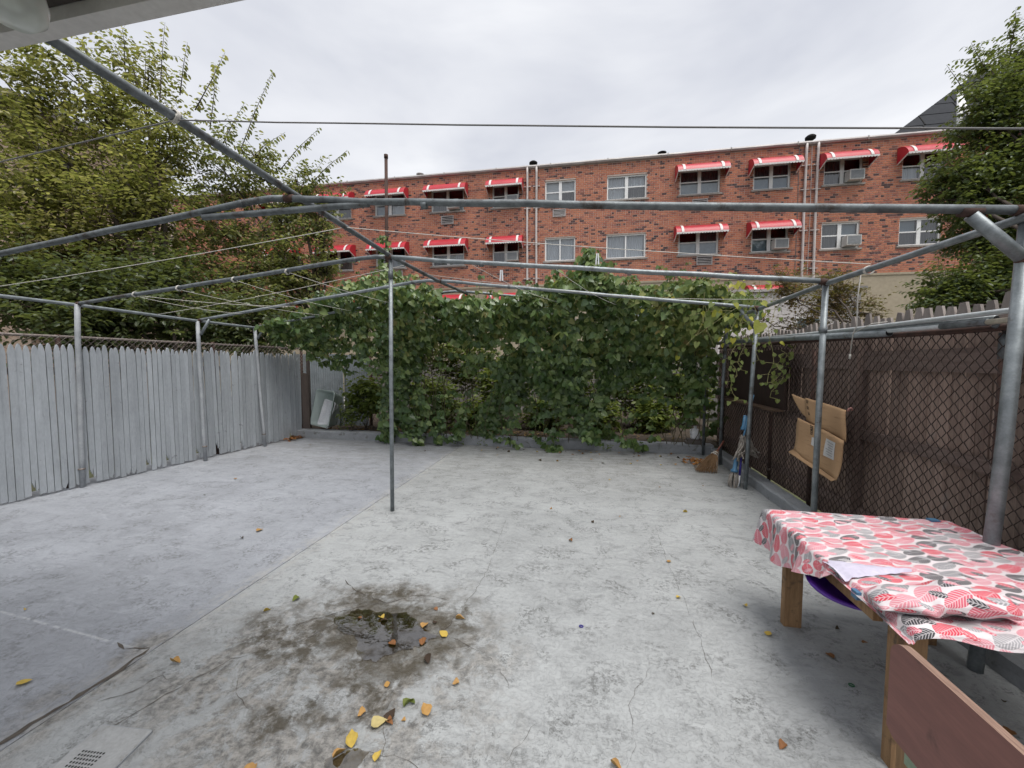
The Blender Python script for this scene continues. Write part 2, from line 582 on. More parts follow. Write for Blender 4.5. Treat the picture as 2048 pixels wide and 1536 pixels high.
# puddle: thin sheet of water with a ragged rim
t = NT('puddle_water')
fr = t.n('Fresnel', IOR=1.42)
gl = t.n('BsdfGlossy', Color=(1, 1, 1), Roughness=0.03, Normal=t.bump(t.noise(t.pos(), 14, 3), 0.06, 0.01))
sub = t.n('BsdfTransparent', Color=(0.50, 0.44, 0.34))
mx = t.n('MixShader', Fac=t.math('MULTIPLY', t.math('MULTIPLY_ADD', fr.outputs[0], 2.0, 0.08), t.ramp(t.noise(t.pos(), 11, 5, 0.7), [(0.34, 0.35), (0.52, 1.0)]), clamp=True))
t.t.links.new(sub.outputs[0], mx.inputs[1])
t.t.links.new(gl.outputs[0], mx.inputs[2])
t.t.links.new(mx.outputs[0], t.out.inputs['Surface'])
M_water = t.m


def ragged_sheet(name, outline, z, mat, n=120, amp=0.035):
    c = Vector((sum(p[0] for p in outline) / len(outline), sum(p[1] for p in outline) / len(outline)))
    m = MB()
    m.v.append((c.x, c.y, z))
    k = len(outline)
    for i in range(n):
        s_ = i / n * k
        a, b = Vector(outline[int(s_) % k]), Vector(outline[(int(s_) + 1) % k])
        p = a.lerp(b, s_ % 1)
        r_ = 1 + amp * (math.sin(i * 0.9) + math.sin(i * 0.37 + 1) + random.uniform(-1, 1))
        q = c + (p - c) * r_
        m.v.append((q.x, q.y, z))
    m.f = [(0, 1 + (i + 1) % n, 1 + i) for i in range(n)]
    return m.build(name, mat)


props(ragged_sheet('puddle_water', [(-1.52, 2.06), (-1.45, 2.2), (-1.3, 2.19), (-1.12, 2.22), (-0.98, 2.12), (-0.86, 2.06),
                              (-0.90, 1.95), (-1.03, 1.90), (-1.10, 1.80), (-1.22, 1.84), (-1.32, 1.97), (-1.42, 1.97)], 0.005, M_water), kind='structure')
props(ragged_sheet('puddle_water', [(-1.02, 1.30), (-0.93, 1.37), (-0.86, 1.36), (-0.88, 1.28), (-0.97, 1.24)], 0.005, M_water, 60), kind='structure')

# ------------------------------------------------------------------ shared materials
M_galv = mat_rough('galvanised_pipe', (0.30, 0.33, 0.34), (0.17, 0.19, 0.20), 0.48, 0.5, scale=14, bump=0.2,
                   dirt=(0.09, 0.075, 0.06), dirt_amt=0.40, dirt_scale=7)
M_galv_d = mat_rough('old_galvanised_pipe', (0.20, 0.222, 0.232), (0.10, 0.11, 0.116), 0.55, 0.45, scale=14, bump=0.25,
                     dirt=(0.055, 0.045, 0.038), dirt_amt=0.45, dirt_scale=6)
M_post_p = mat_rough('grey_painted_post', (0.36, 0.375, 0.39), (0.27, 0.285, 0.30), 0.6, 0.0, scale=9, bump=0.15,
                     dirt=(0.16, 0.10, 0.07), dirt_amt=0.30, dirt_scale=6)
M_rust = mat_rough('rusted_steel', (0.095, 0.05, 0.038), (0.045, 0.028, 0.024), 0.85, 0.1, scale=14, bump=0.35)
M_rustwire = mat_rough('rusted_wire', (0.055, 0.034, 0.027), (0.03, 0.022, 0.02), 0.8, 0.2, scale=20)
M_palewire = mat_rough('zinc_wire', (0.30, 0.27, 0.25), (0.18, 0.14, 0.12), 0.6, 0.4, scale=20)
M_rope = mat_rough('white_cord', (0.60, 0.58, 0.53), (0.5, 0.48, 0.44), 0.8, scale=4)
M_greyrope = mat_rough('grey_cord', (0.2, 0.19, 0.19), (0.16, 0.16, 0.16), 0.8, scale=4)
M_picket = mat_rough('grey_picket_paint', (0.405, 0.43, 0.455), (0.33, 0.352, 0.372), 0.62, scale=10, bump=0.45, bdist=0.006,
                     stretch=(1, 1, 0.25), dirt=(0.15, 0.145, 0.14), dirt_amt=0.36, dirt_scale=9, per_object=0.22)
M_board = mat_rough('weathered_brown_boards', (0.36, 0.268, 0.222), (0.205, 0.145, 0.118), 0.88, scale=14, bump=0.6, bdist=0.006,
                    stretch=(3, 3, 0.22), dirt=(0.27, 0.245, 0.23), dirt_amt=0.36, dirt_scale=3, per_object=0.5, top_grey=(0.27, 0.252, 0.238))
M_rail = mat_rough('weathered_brown_rail', (0.24, 0.18, 0.155), (0.14, 0.10, 0.085), 0.88, scale=14, bump=0.6, stretch=(3, 0.22, 3))
M_wood = mat_rough('raw_pine', (0.33, 0.20, 0.10), (0.20, 0.115, 0.055), 0.75, scale=12, bump=0.5, stretch=(4, 4, 0.35),
                   dirt=(0.09, 0.06, 0.038), dirt_amt=0.46, dirt_scale=9)

# ------------------------------------------------------------------ pipe frame (gabled pergola of steel tube)
pf = thing('pipe_frame', 'gabled frame of grey steel pipes standing over the whole concrete yard', 'pipe frame', (-2.05, 3.84, 0))


def sag(a, b, n=12, s=0.0, jit=0.004):
    a, b = Vector(a), Vector(b)
    P = []
    for i in range(n + 1):
        u_ = i / n
        p = a.lerp(b, u_)
        p.z -= s * 4 * u_ * (1 - u_)
        if 0 < i < n:
            p += Vector((random.uniform(-jit, jit), random.uniform(-jit, jit), random.uniform(-jit, jit)))
        P.append(p)
    return P


def pipe(name, pts, r, mat, n=14):
    return MB().tube(pts, r, n).build(name, mat, pf, True)


def coupling(p, d, r, L=0.06, mat=None):
    d = Vector(d).normalized()
    p = Vector(p)
    return MB().tube([p - d * L / 2, p + d * L / 2], r, 14).build('coupling', mat or M_rust, pf, True)


FR = [(2.42, 2.74, -6.42, 2.14, 2.36, 2.355), (3.80, 2.70, -6.33, 2.0, 2.34, 2.29),
      (5.20, 2.74, -6.14, 2.02, 2.28, 2.26), (6.32, 2.79, -6.16, 2.05, 2.27, 2.25)]   # Y, ridge z, left X, right X, left z, right z
for i, (y, zr, xl, xr, zl, zrr) in enumerate(FR):
    m_ = M_galv_d if i < 2 else M_galv
    rr = (0.0225, 0.0225, 0.022, 0.022)[i]
    L_ = sag((xl, y, zl), (-2.42, y, zr), 10, 0.0) + [Vector((-2.2, y, zr + 0.012)), Vector((-2.05, y, zr))]
    pipe('rafter', L_, rr, m_)
    pipe('rafter', sag((-2.05, y, zr), (-1.75, y, zr - 0.03), 2) + sag((-1.5, y, zr - 0.065), (xr, y, zrr), 10, 0.0), rr, m_ if i != 1 else M_galv)
    for xx in (-2.44, -1.05):
        zz = zr - 0.005 if xx < -2 else zr - 0.12
        coupling((xx, y, zz), (1, 0, -0.08), rr + 0.003, 0.035, M_galv_d)
    coupling((-2.05, y, zr), (1, 0, 0), rr + 0.003, 0.07)
    coupling((xl + 0.03, y, zl), (1, 0, 0.08), rr + 0.003, 0.05)
    coupling((xr - 0.03, y, zrr), (1, 0, -0.08), rr + 0.004, 0.06)
# tie under the nearest ridge
pipe('collar_tie', sag((-2.78, 2.425, 2.665), (-1.45, 2.425, 2.66), 6), 0.022, M_galv_d)
# ridge and eave lines
pipe('ridge_pipe', [(-2.05, 0.95, 2.86), (-2.05, 1.68, 2.83), (-2.05, 2.45, 2.79), (-2.05, 3.85, 2.72), (-2.05, 5.25, 2.735), (-2.03, 6.35, 2.77), (-2.0, 7.1, 2.70)], 0.0225, M_galv_d)
pipe('eave_pipe', [(-6.46, 0.9, 2.38), (-6.42, 2.42, 2.345), (-6.33, 3.80, 2.325), (-6.14, 5.20, 2.265), (-6.16, 6.32, 2.255), (-6.1, 7.15, 2.25)], 0.021, M_galv)
pipe('eave_pipe', [(2.12, 0.6, 2.36), (2.11, 2.39, 2.315), (2.0, 3.82, 2.275), (2.02, 5.2, 2.245), (2.05, 6.32, 2.235), (2.08, 7.2, 2.22)], 0.0215, M_galv)
for p in ((-6.33, 3.80, 2.325), (-6.14, 5.20, 2.265), (2.0, 3.82, 2.275), (2.02, 5.2, 2.245)):
    coupling(p, (0, 1, 0), 0.0245, 0.05)
# posts
pipe('post', [(-2.05, 3.78, 0), (-2.05, 3.80, 1.4), (-2.04, 3.82, 2.70)], 0.0215, M_galv)
coupling((-2.04, 3.81, 2.52), (0, 0, 1), 0.025, 0.08, M_galv_d)
for (b_, t_) in (((-6.34, 3.75, 0), (-6.31, 3.79, 2.33)), ((-6.08, 5.16, 0), (-6.14, 5.18, 2.26)), ((-6.02, 6.28, 0), (-6.17, 6.30, 2.25))):
    pipe('post', sag(b_, t_, 6, 0, 0.006), 0.028, M_post_p)
    coupling((b_[0] + (t_[0] - b_[0]) * 0.1, b_[1], 0.24), (0, 0, 1), 0.035, 0.018, M_palewire)
pipe('post', [(2.0, 2.36, 0), (2.075, 2.38, 1.2), (2.14, 2.42, 2.34)], 0.030, M_galv)
pipe('post', [(1.985, 3.82, 0), (1.99, 3.82, 1.2), (2.0, 3.82, 2.28)], 0.024, M_galv)
coupling((1.995, 3.82, 1.88), (0, 0, 1), 0.031, 0.05, M_galv_d)
pipe('post', [(1.98, 5.3, 0), (2.0, 5.28, 1.2), (2.02, 5.24, 2.25)], 0.024, M_galv)
pipe('post', [(2.06, 6.52, 0), (2.06, 6.5, 1.2), (2.06, 6.4, 2.25)], 0.024, M_galv_d)
pipe('post', [(1.98, 7.13, 0), (1.98, 7.13, 2.2)], 0.022, M_galv_d)
# braces
pipe('brace', [(1.90, 2.415, 2.345), (2.135, 2.405, 2.10)], 0.029, M_galv)
pipe('brace', [(-5.93, 5.20, 2.29), (-6.10, 5.19, 2.05)], 0.02, M_galv)
pipe('brace', [(-5.96, 6.32, 2.28), (-6.13, 6.31, 2.05)], 0.02, M_galv)
pipe('brace', [(1.82, 5.22, 2.26), (2.0, 5.25, 2.02)], 0.02, M_galv)
coupling((2.125, 2.407, 2.11), (0.4, 0, -0.42), 0.031, 0.03)
coupling((1.90, 2.418, 2.362), (1, 0, -0.08), 0.025, 0.09)


# ------------------------------------------------------------------ clotheslines
def line(pts, r, mat, label, s_=0.03):
    P = []
    for i in range(len(pts) - 1):
        P += sag(pts[i], pts[i + 1], 14, s_, 0.001)[(1 if i else 0):]
    m = MB().tube(P, r, 5)
    return m.solo('clothesline', mat, label, 'clothesline', True, 'clotheslines strung between the frame pipes')


line([(-6.43, 1.5, 2.405), (-2.05, 1.66, 2.818), (2.12, 1.62, 2.29)], 0.0035, M_greyrope, 'grey cord across the sky, tied over the ridge pipe nearest the house', 0.012)
line([(-6.40, 3.0, 2.37), (-2.05, 3.05, 2.755), (2.06, 3.38, 2.33)], 0.0032, M_rope, 'white cord over the ridge pipe halfway between the two nearest rafters', 0.02)
line([(-5.42, 3.80, 2.41), (-5.30, 5.20, 2.36)], 0.003, M_rope, 'white cord from the second rafter, nearest the grey picket fence', 0.03)
line([(-5.36, 3.80, 2.41), (-4.35, 5.20, 2.45)], 0.003, M_rope, 'white cord slanting away from the lowest tie on the second left rafter', 0.03)
line([(-4.75, 3.80, 2.46), (-4.65, 6.32, 2.45)], 0.003, M_rope, 'white cord from the second tie up the left rafter to the rearmost rafter', 0.04)
line([(-3.97, 3.80, 2.54), (-4.02, 6.32, 2.50)], 0.003, M_rope, 'white cord from the third tie up the left rafter into the vine', 0.04)
line([(-3.27, 3.80, 2.60), (-3.2, 6.32, 2.60)], 0.003, M_rope, 'white cord from the topmost tie on the left rafter into the vine', 0.03)
line([(-6.26, 4.64, 2.30), (-2.05, 4.2, 2.72)], 0.003, M_rope, 'white cord running from the left eave pipe up to the ridge behind the centre post', 0.03)
line([(-1.18, 3.80, 2.60), (-0.4, 6.32, 2.55)], 0.0028, M_rope, 'thin cord right of the centre post running back over the vine', 0.05)
line([(-0.35, 3.80, 2.53), (0.5, 6.32, 2.48)], 0.0028, M_rope, 'thin cord in the middle of the right rafter slanting back to the vine', 0.05)
line([(2.03, 4.62, 2.27), (0.5, 4.75, 2.36), (-2.05, 4.75, 2.73)], 0.0028, M_rope, 'thin cord from the right eave pipe between its second and third posts', 0.01)
m = MB().tube([(2.07, 3.50, 2.30), (2.09, 3.56, 2.1), (2.12, 3.60, 1.9), (2.13, 3.66, 1.84), (2.15, 3.72, 1.66)], 0.0042, 6)
m.tube([(2.15, 3.72, 1.67), (2.152, 3.724, 1.63)], 0.008, 6)
m.tube([(2.13, 3.66, 1.84), (2.16, 3.50, 1.90), (2.17, 3.36, 1.90)], 0.004, 6)
m.solo('rope_end', M_rope, 'white rope dangling from the right eave pipe, knotted at its end', 'rope', True)
for (x, y, z, n_, lab) in ((-2.05, 1.66, 2.835, (0, 1, -0.03), 'white cord knot wound round the ridge pipe near the house'),
                           (2.045, 3.38, 2.285, (0, 1, 0), 'white cord knot wound round the right eave pipe'),
                           (-5.40, 3.80, 2.425, (1, 0, 0.09), 'lowest white cord tie on the second left rafter'),
                           (-4.75, 3.80, 2.477, (1, 0, 0.09), 'second white cord tie up the second left rafter'),
                           (-3.97, 3.80, 2.545, (1, 0, 0.09), 'third white cord tie up the second left rafter'),
                           (-3.27, 3.80, 2.605, (1, 0, 0.09), 'topmost white cord tie on the second left rafter'),
                           (2.03, 4.60, 2.26, (0, 1, 0), 'white cord tied on the right eave pipe with short hanging tails')):
    d = Vector(n_).normalized()
    u, w = frame(d)
    P = [Vector((x, y, z)) + (u * math.cos(a) + w * math.sin(a)) * 0.0295 + d * (a / 40 - 0.3) * 0.05 for a in np.linspace(0, 6.28 * 3, 40)]
    m = MB().tube(P, 0.0045, 5)
    if 'tails' in lab:
        m.tube([(x - 0.02, y, z - 0.025), (x - 0.03, y, z - 0.08), (x - 0.015, y + 0.01, z - 0.13)], 0.005, 5)
        m.tube([(x - 0.02, y + 0.02, z - 0.025), (x - 0.05, y + 0.03, z - 0.10)], 0.005, 5)
    m.solo('cord_knot', M_rope, lab, 'cord knot', True)

# ------------------------------------------------------------------ left picket fence
def picket_mesh(kind):
    w, th, h = 0.0545, 0.02, 1.0
    z0 = 0.0
    poly = []
    if kind == 4:      # broken foot
        poly = [(-w / 2, 0.10), (-w * 0.1, 0.06), (0.0, 0.12), (w * 0.2, 0.03), (w / 2, 0.05)]
    elif kind == 3:
        poly = [(-w / 2, 0.015), (0, 0.0), (w / 2, 0.04)]
    else:
        poly = [(-w / 2, 0.0), (w / 2, 0.004 * kind)]
    top = [(w / 2, 0.945), (w * 0.36, 0.972), (w * 0.2, 0.992), (0, 1.0), (-w * 0.2, 0.992), (-w * 0.36, 0.972), (-w / 2, 0.945)]
    mids = [(w / 2 + 0.0015, 0.5)]
    pts = poly + mids + top + [(-w / 2 - 0.0012, 0.45)]
    m = MB().prism([(-th / 2, x, z) for x, z in pts], (th, 0, 0))
    return m.mesh('picket', M_picket)


PK = [picket_mesh(k) for k in range(5)]
LF = lambda y: -6.43 + 0.089 * (y - 3.08)
lf = thing('picket_fence', 'grey painted picket fence along the left side of the yard', 'fence', (LF(4.5), 4.5, 0))
y = 1.6
k = 0
while y < 7.33:
    kind = random.choice((0, 0, 1, 1, 2, 3))
    if random.random() < 0.12:
        kind = 4
    hh = 1.80 + random.uniform(-0.022, 0.014) - 0.01 * (y - 3)
    o = link('picket', PK[kind], lf)
    zb = random.uniform(0.012, 0.035) + (0.05 if random.random() < 0.06 else 0)
    if random.random() < 0.05:
        hh -= random.uniform(0.03, 0.09)
    tilt = random.uniform(-0.004, 0.004) + (0.02 * max(0, y - 6.2) + (0.015 if 5.25 < y < 5.6 else 0))
    o.location = Vector((LF(y) + random.uniform(-0.005, 0.005), y, zb)) - LOC[lf.name]
    o.rotation_euler = (tilt, random.uniform(-0.004, 0.004), -0.089 + random.uniform(-0.05, 0.05))
    o.scale = (1, random.uniform(0.94, 1.06), hh)
    y += 0.0625 + random.uniform(-0.0025, 0.003) + (0.008 if random.random() < 0.08 else 0)
    k += 1
for z in (0.35, 0.95, 1.5):
    MB().bar((LF(1.5) - 0.04, 1.5, z), (LF(7.3) - 0.04, 7.3, z), 0.04, 0.08).build('rail', M_rail, lf)


def chain_mesh(p0, p1, z0, z1, pitch, r, mat, parent, name='chain_link_mesh', barbs=False, zjit=0.004):
    """woven diamonds: zigzag wires along the run, each hooked to its neighbour"""
    p0, p1 = Vector((*p0, 0)), Vector((*p1, 0))
    L = (p1 - p0).length
    d = (p1 - p0).normalized()
    nrm = d.cross(Vector((0, 0, 1)))
    h = pitch / 2
    nz = int((z1 - z0) / h)
    m = MB()
    for i in range(int(L / h)):
        P = []
        for j in range(nz + 1):
            q = p0 + d * ((i + (j + i) % 2) * h) + nrm * (0.003 if (i + j) % 2 else -0.003)
            P.append((q.x, q.y, z0 + j * h))
        if barbs:
            q = Vector(P[-1])
            P.append((q.x + d.x * 0.006, q.y + d.y * 0.006, q.z + 0.018))
        m.tube(P, r, 4, False)
    o = m.build(name, mat, parent)
    o['kind'] = 'stuff'
    return o


lc = thing('chain_link_fence', 'rusty chain-link fence showing above the grey pickets on the left', 'fence', (LF(4.5) - 0.12, 4.5, 0))
chain_mesh((LF(1.6) - 0.10, 1.6), (LF(7.6) - 0.10, 7.6), 1.40, 1.94, 0.075, 0.0028, M_palewire, lc, barbs=True)
MB().tube([(LF(1.4) - 0.13, 1.4, 1.925), (LF(4.0) - 0.13, 4.0, 1.925), (LF(7.6) - 0.13, 7.6, 1.90)], 0.017, 8).build('top_rail', M_palewire, lc, True)
for y in (1.9, 3.70, 5.6, 7.5):
    MB().tube([(LF(y) - 0.14, y, 0), (LF(y) - 0.14, y, 1.95)], 0.026, 8).build('post', M_rust, lc, True)

# ------------------------------------------------------------------ right side: chain-link fence with brown board fence behind it
rw = thing('board_fence', 'weathered brown board fence with dog-eared tops behind the chain link on the right', 'fence', (2.45, 4.2, 0))
BD = []
for k in range(3):
    w = 0.086
    e = (0.0, 0.004, -0.003)[k]
    BD.append(MB().prism([(-0.009, x, z) for x, z in ((-w / 2, 0), (w / 2, 0), (w / 2 + e, 0.5), (w / 2, 0.955), (w * 0.24, 1.0), (-w * 0.24, 1.0 + e), (-w / 2, 0.955))],
                         (0.018, 0, 0)).mesh('board', M_board))
y = 1.5
while y < 8.0:
    o = link('board', random.choice(BD), rw)
    o.location = Vector((2.46 + random.uniform(-0.004, 0.004), y, 0.02)) - LOC[rw.name]
    o.rotation_euler = (random.uniform(-0.006, 0.006), 0, random.uniform(-0.06, 0.06))
    o.scale = (1, random.uniform(0.93, 1.05), 1.965 + random.uniform(-0.03, 0.03) + 0.008 * (y - 2))
    y += 0.0905
for z, hh in ((1.655, 0.075), (1.575, 0.085), (0.955, 0.085), (0.25, 0.085)):
    MB().bar((2.425, 1.5, z), (2.425, 8.0, z + 0.01), 0.035, hh).build('rail', M_rail, rw)
for y in (1.7, 4.02, 6.4):
    MB().bar((2.40, y, 0.0), (2.40, y, 1.75), 0.085, 0.085, (0, 1, 0)).build('post', M_rail, rw)

rc = thing('chain_link_fence', 'dark rusty chain-link fence with a brown top rail along the right side', 'fence', (2.30, 4.2, 0))
chain_mesh((2.29, 1.5), (2.29, 7.5), 0.13, 1.81, 0.078, 0.0033, M_rustwire, rc)
MB().tube([(2.30, 1.5, 1.79), (2.30, 3.0, 1.80), (2.30, 5.0, 1.835), (2.30, 7.5, 1.85)], 0.021, 10).build('top_rail', M_rust, rc, True)
for y, m_ in ((2.70, M_rust), (4.6, M_rust), (5.52, M_rust), (7.3, M_rust)):
    r_ = 0.03 if y < 3 else 0.02
    z1 = 1.80 if y != 5.52 else 1.05
    po = MB().tube([(2.335, y, 0.0), (2.335, y, z1 - 0.06)], r_, 10).build('post', m_, rc, True)
    if y < 3:
        cp = MB().tube([(2.335, y, z1 - 0.18), (2.335, y, z1 - 0.03)], 0.035, 12).tube([(2.335, y, z1 - 0.06), (2.33, y, z1 - 0.03), (2.305, y, z1 + 0.03), (2.29, y, z1 + 0.03), (2.268, y, z1 - 0.0)], 0.014, 8)
        cp.build('post_cap', M_galv_d, po, True)
    for z in ((1.05, 0.2) if y == 5.52 else (0.98,)):
        MB().tube([(2.335, y, z), (2.335, y, z + 0.03)], r_ + 0.005, 10).build('band', M_palewire, po, True)

# loose pipes lying along the fence top
M_pale_pipe = mat_rough('pale_pipe', (0.52, 0.55, 0.55), (0.40, 0.43, 0.44), 0.45, 0.3, scale=10, dirt=(0.2, 0.18, 0.16), dirt_amt=0.3)


def hollow(p, d, r, parent):
    d = Vector(d).normalized()
    p = Vector(p)
    MB().tube([p - d * 0.0, p + d * 0.002], r * 0.82, 12).build('bore', mat_black, parent)


mat_black = mat_rough('dark_void', (0.012, 0.012, 0.012), (0.008, 0.008, 0.008), 0.9)
o = MB().tube([(2.245, 3.45, 1.825), (2.235, 4.6, 1.86), (2.22, 6.3, 1.915), (2.21, 7.3, 1.93)], 0.029, 12).solo('metal_pipe', M_galv, 'thick grey-green pipe with open end lying along the fence rail', 'pipe', True, 'loose pipes lying on the fence')
hollow((2.245, 3.448, 1.825), (0, -1, -0.03), 0.029, o)
MB().tube([(2.19, 1.7, 1.875), (2.205, 2.7, 1.876), (2.235, 3.6, 1.883), (2.27, 4.6, 1.90), (2.28, 6.0, 1.93)], 0.016, 10).solo('metal_pipe', M_pale_pipe, 'white pipe topmost on the right fence, reaching past the near post', 'pipe', True, 'loose pipes lying on the fence')
o = MB().tube([(2.24, 2.66, 1.848), (2.25, 3.6, 1.862), (2.26, 5.2, 1.89)], 0.017, 10).solo('metal_pipe', M_galv, 'thin galvanised pipe with open end ending beside the near fence post', 'pipe', True, 'loose pipes lying on the fence')
hollow((2.24, 2.658, 1.848), (0, -1, -0.02), 0.017, o)
o = MB().tube([(2.235, 2.98, 1.832), (2.245, 3.6, 1.842), (2.25, 4.4, 1.862)], 0.017, 10).solo('metal_pipe', M_pale_pipe, 'pale pipe with a dark wrapped sleeve just above the rusty rail', 'pipe', True, 'loose pipes lying on the fence')
MB().tube([(2.22, 2.68, 1.828), (2.235, 2.99, 1.832)], 0.021, 10).build('sleeve', M_galv_d, o, True)
MB().tube([(2.215, 1.9, 1.822), (2.22, 2.68, 1.828)], 0.016, 10).build('pipe_end', mat_rough('cream_pipe', (0.55, 0.5, 0.4), None, 0.5), o, True)
# dark plywood panel fixed to the fence under the vine
M_ply_dark = mat_rough('dark_stained_plywood', (0.035, 0.018, 0.014), (0.02, 0.012, 0.01), 0.7, scale=6, stretch=(1, 4, 1))
pn = thing('plywood_panel', 'dark brown plywood panel with a narrow shelf hung on the right fence', 'panel', (2.21, 5.5, 0.85))
MB().box(2.225, 2.245, 4.95, 6.75, 1.05, 1.75).build('sheet', M_ply_dark, pn)
MB().box(2.10, 2.224, 4.95, 6.75, 1.03, 1.052).build('shelf', mat_rough('shelf_wood', (0.09, 0.055, 0.035), None, 0.7), pn)

# ------------------------------------------------------------------ brick apartment building behind the yard
BA = 0.021
bl = thing('brick_building', 'long red brick apartment building with red awnings across the back', 'building', (0, 18.8, 0), None, BA)


def bpart(mb, name, mat, parent=None, smooth=False):
    return mb.build(name, mat, parent or bl, smooth, True)


t = NT('red_brick')
gq = t.n('NewGeometry')
rb = gq.outputs['Random Per Island']
c = t.ramp(rb, [(0.0, (0.40, 0.160, 0.105)), (0.28, (0.45, 0.185, 0.118)), (0.5, (0.51, 0.215, 0.128)), (0.68, (0.38, 0.150, 0.106)),
                (0.84, (0.28, 0.118, 0.092)), (0.9, (0.11, 0.062, 0.060)), (1.0, (0.065, 0.048, 0.052))])
big = t.noise(t.pos(), 0.55, 5, 0.62, 0.3)
c = t.mix(t.math('MULTIPLY', t.ramp(big, [(0.50, 0.0), (0.68, 1.0)]), 0.35), c, (0.45, 0.18, 0.105))
dk = t.noise(t.mapping(t.pos(), (1, 1, 0.5)), 0.8, 5, 0.65)
c = t.mix(t.math('MULTIPLY', t.ramp(dk, [(0.56, 0.0), (0.72, 1.0)]), 0.38), c, (0.13, 0.072, 0.064))
t.principled(**{'Base__Color': c, 'Roughness': 0.85, 'Specular__IOR__Level': 0.25, 'Normal': t.bump(t.noise(t.pos(), 30, 3), 0.3, 0.01)})
M_brick = t.m
M_mortar = mat_rough('mortar', (0.64, 0.52, 0.46), (0.54, 0.43, 0.375), 0.92, scale=1.2, bump=0.2)
M_stucco = mat_rough('tan_stucco', (0.40, 0.345, 0.255), (0.33, 0.285, 0.21), 0.9, scale=1.0, bump=0.2, dirt=(0.22, 0.19, 0.15), dirt_amt=0.35, dirt_scale=0.8)
M_white = mat_rough('white_window_paint', (0.84, 0.84, 0.83), (0.76, 0.76, 0.75), 0.45, scale=6, bump=0.05)
M_sill = mat_rough('concrete_sill', (0.40, 0.37, 0.34), (0.28, 0.26, 0.24), 0.85, scale=6)
M_gutter = mat_rough('pale_gutter_metal', (0.50, 0.48, 0.47), (0.36, 0.33, 0.32), 0.55, 0.2, scale=2, dirt=(0.2, 0.15, 0.12), dirt_amt=0.3)
M_awn = mat_rough('red_awning_metal', (0.50, 0.028, 0.045), (0.40, 0.022, 0.035), 0.42, scale=3, bump=0.1, dirt=(0.30, 0.03, 0.035), dirt_amt=0.3, dirt_scale=2)
M_awn_w = mat_rough('white_awning_trim', (0.75, 0.72, 0.70), (0.62, 0.58, 0.56), 0.5, scale=4)
M_down = mat_rough('white_downpipe', (0.62, 0.58, 0.56), (0.48, 0.43, 0.41), 0.55, scale=2, dirt=(0.3, 0.24, 0.21), dirt_amt=0.3)
M_room = mat_rough('dim_room', (0.030, 0.030, 0.034), (0.02, 0.02, 0.022), 0.9, scale=2)
M_curt = {'white': mat_rough('white_curtain', (0.84, 0.85, 0.87), (0.66, 0.67, 0.71), 0.8, scale=3, stretch=(7, 7, 0.3)),
          'grey': mat_rough('grey_curtain', (0.20, 0.20, 0.21), (0.11, 0.11, 0.12), 0.8, scale=3, stretch=(6, 6, 0.4)),
          'blue': mat_rough('pale_blue_shade', (0.33, 0.40, 0.46), (0.25, 0.31, 0.36), 0.8, scale=3),  # curtain tone with the pane's pale reflection mixed into its colour
          'blind': mat_rough('white_blind', (0.82, 0.83, 0.84), (0.66, 0.67, 0.69), 0.7, scale=4, stretch=(0.3, 0.3, 14))}
t = NT('window_glass')
tr = t.n('BsdfTransparent', Color=(0.80, 0.84, 0.86))
gl = t.n('BsdfGlossy', Roughness=0.03)
mx = t.n('MixShader', Fac=t.math('MULTIPLY_ADD', t.n('LayerWeight', Blend=0.35).outputs['Fresnel'], 0.5, 0.10, clamp=True))
t.t.links.new(tr.outputs[0], mx.inputs[1])
t.t.links.new(gl.outputs[0], mx.inputs[2])
t.t.links.new(mx.outputs[0], t.out.inputs['Surface'])
M_glass = t.m

WX = [(-16.9, -15.3), (-13.7, -12.08), (-10.76, -9.13), (-7.71, -6.04), (-4.60, -3.30), (-2.05, -0.62), (0.80, 2.55), (3.97, 5.64), (6.98, 8.43), (9.70, 11.13), (12.56, 14.05), (15.6, 17.2)]
#        x0 x1 zb zt  style   awning  ac  curtains(left, right: upper, lower)
WIN = []
D, W_, G_, B_, L_ = 'dark', 'white', 'grey', 'blue', 'blind'
top_c = [(D, D, D, D), (D, G_, D, G_), (D, B_, D, W_), (G_, G_, D, W_), (G_, G_, D, D), (L_, L_, L_, G_), (W_, W_, W_, G_), (G_, B_, G_, B_), (G_, B_, G_, B_), (G_, G_, D, D), (D, W_, D, D), (D, D, D, D)]
mid_c = [(D, D, D, D), (D, G_, D, G_), (D, D, D, B_), (D, D, D, W_), (D, G_, D, W_), (W_, W_, W_, W_), (W_, W_, W_, W_), (D, B_, G_, B_), (G_, B_, D, D), (G_, G_, B_, D), (B_, G_, G_, G_), (D, D, D, D)]
for i, (a, b) in enumerate(WX):
    nice = i in (5, 6)
    WIN.append((a, b, 9.06, 10.14, 'hung', not nice, i in (3, 4, 9), top_c[i]))
    WIN.append((a, b, 6.41, 7.50, 'slide' if nice else 'hung', not (nice or i in (9, 10)), i in (4, 8, 9), mid_c[i]))
    if i < 9:
        WIN.append((a, b, 3.70, 4.80, 'hung', not nice, False, (W_, D, D, W_)))
BX0, BX1, ZS, ZT = -24.0, 21.0, 5.33, 10.78
# wall sheet with real openings
xs = sorted({BX0, BX1} | {w[0] for w in WIN} | {w[1] for w in WIN})
zs_ = sorted({ZS, ZT} | {w[2] for w in WIN if w[2] > ZS} | {w[3] for w in WIN if w[3] > ZS})


def in_open(x, z):
    return any(w[0] < x < w[1] and w[2] < z < w[3] for w in WIN)


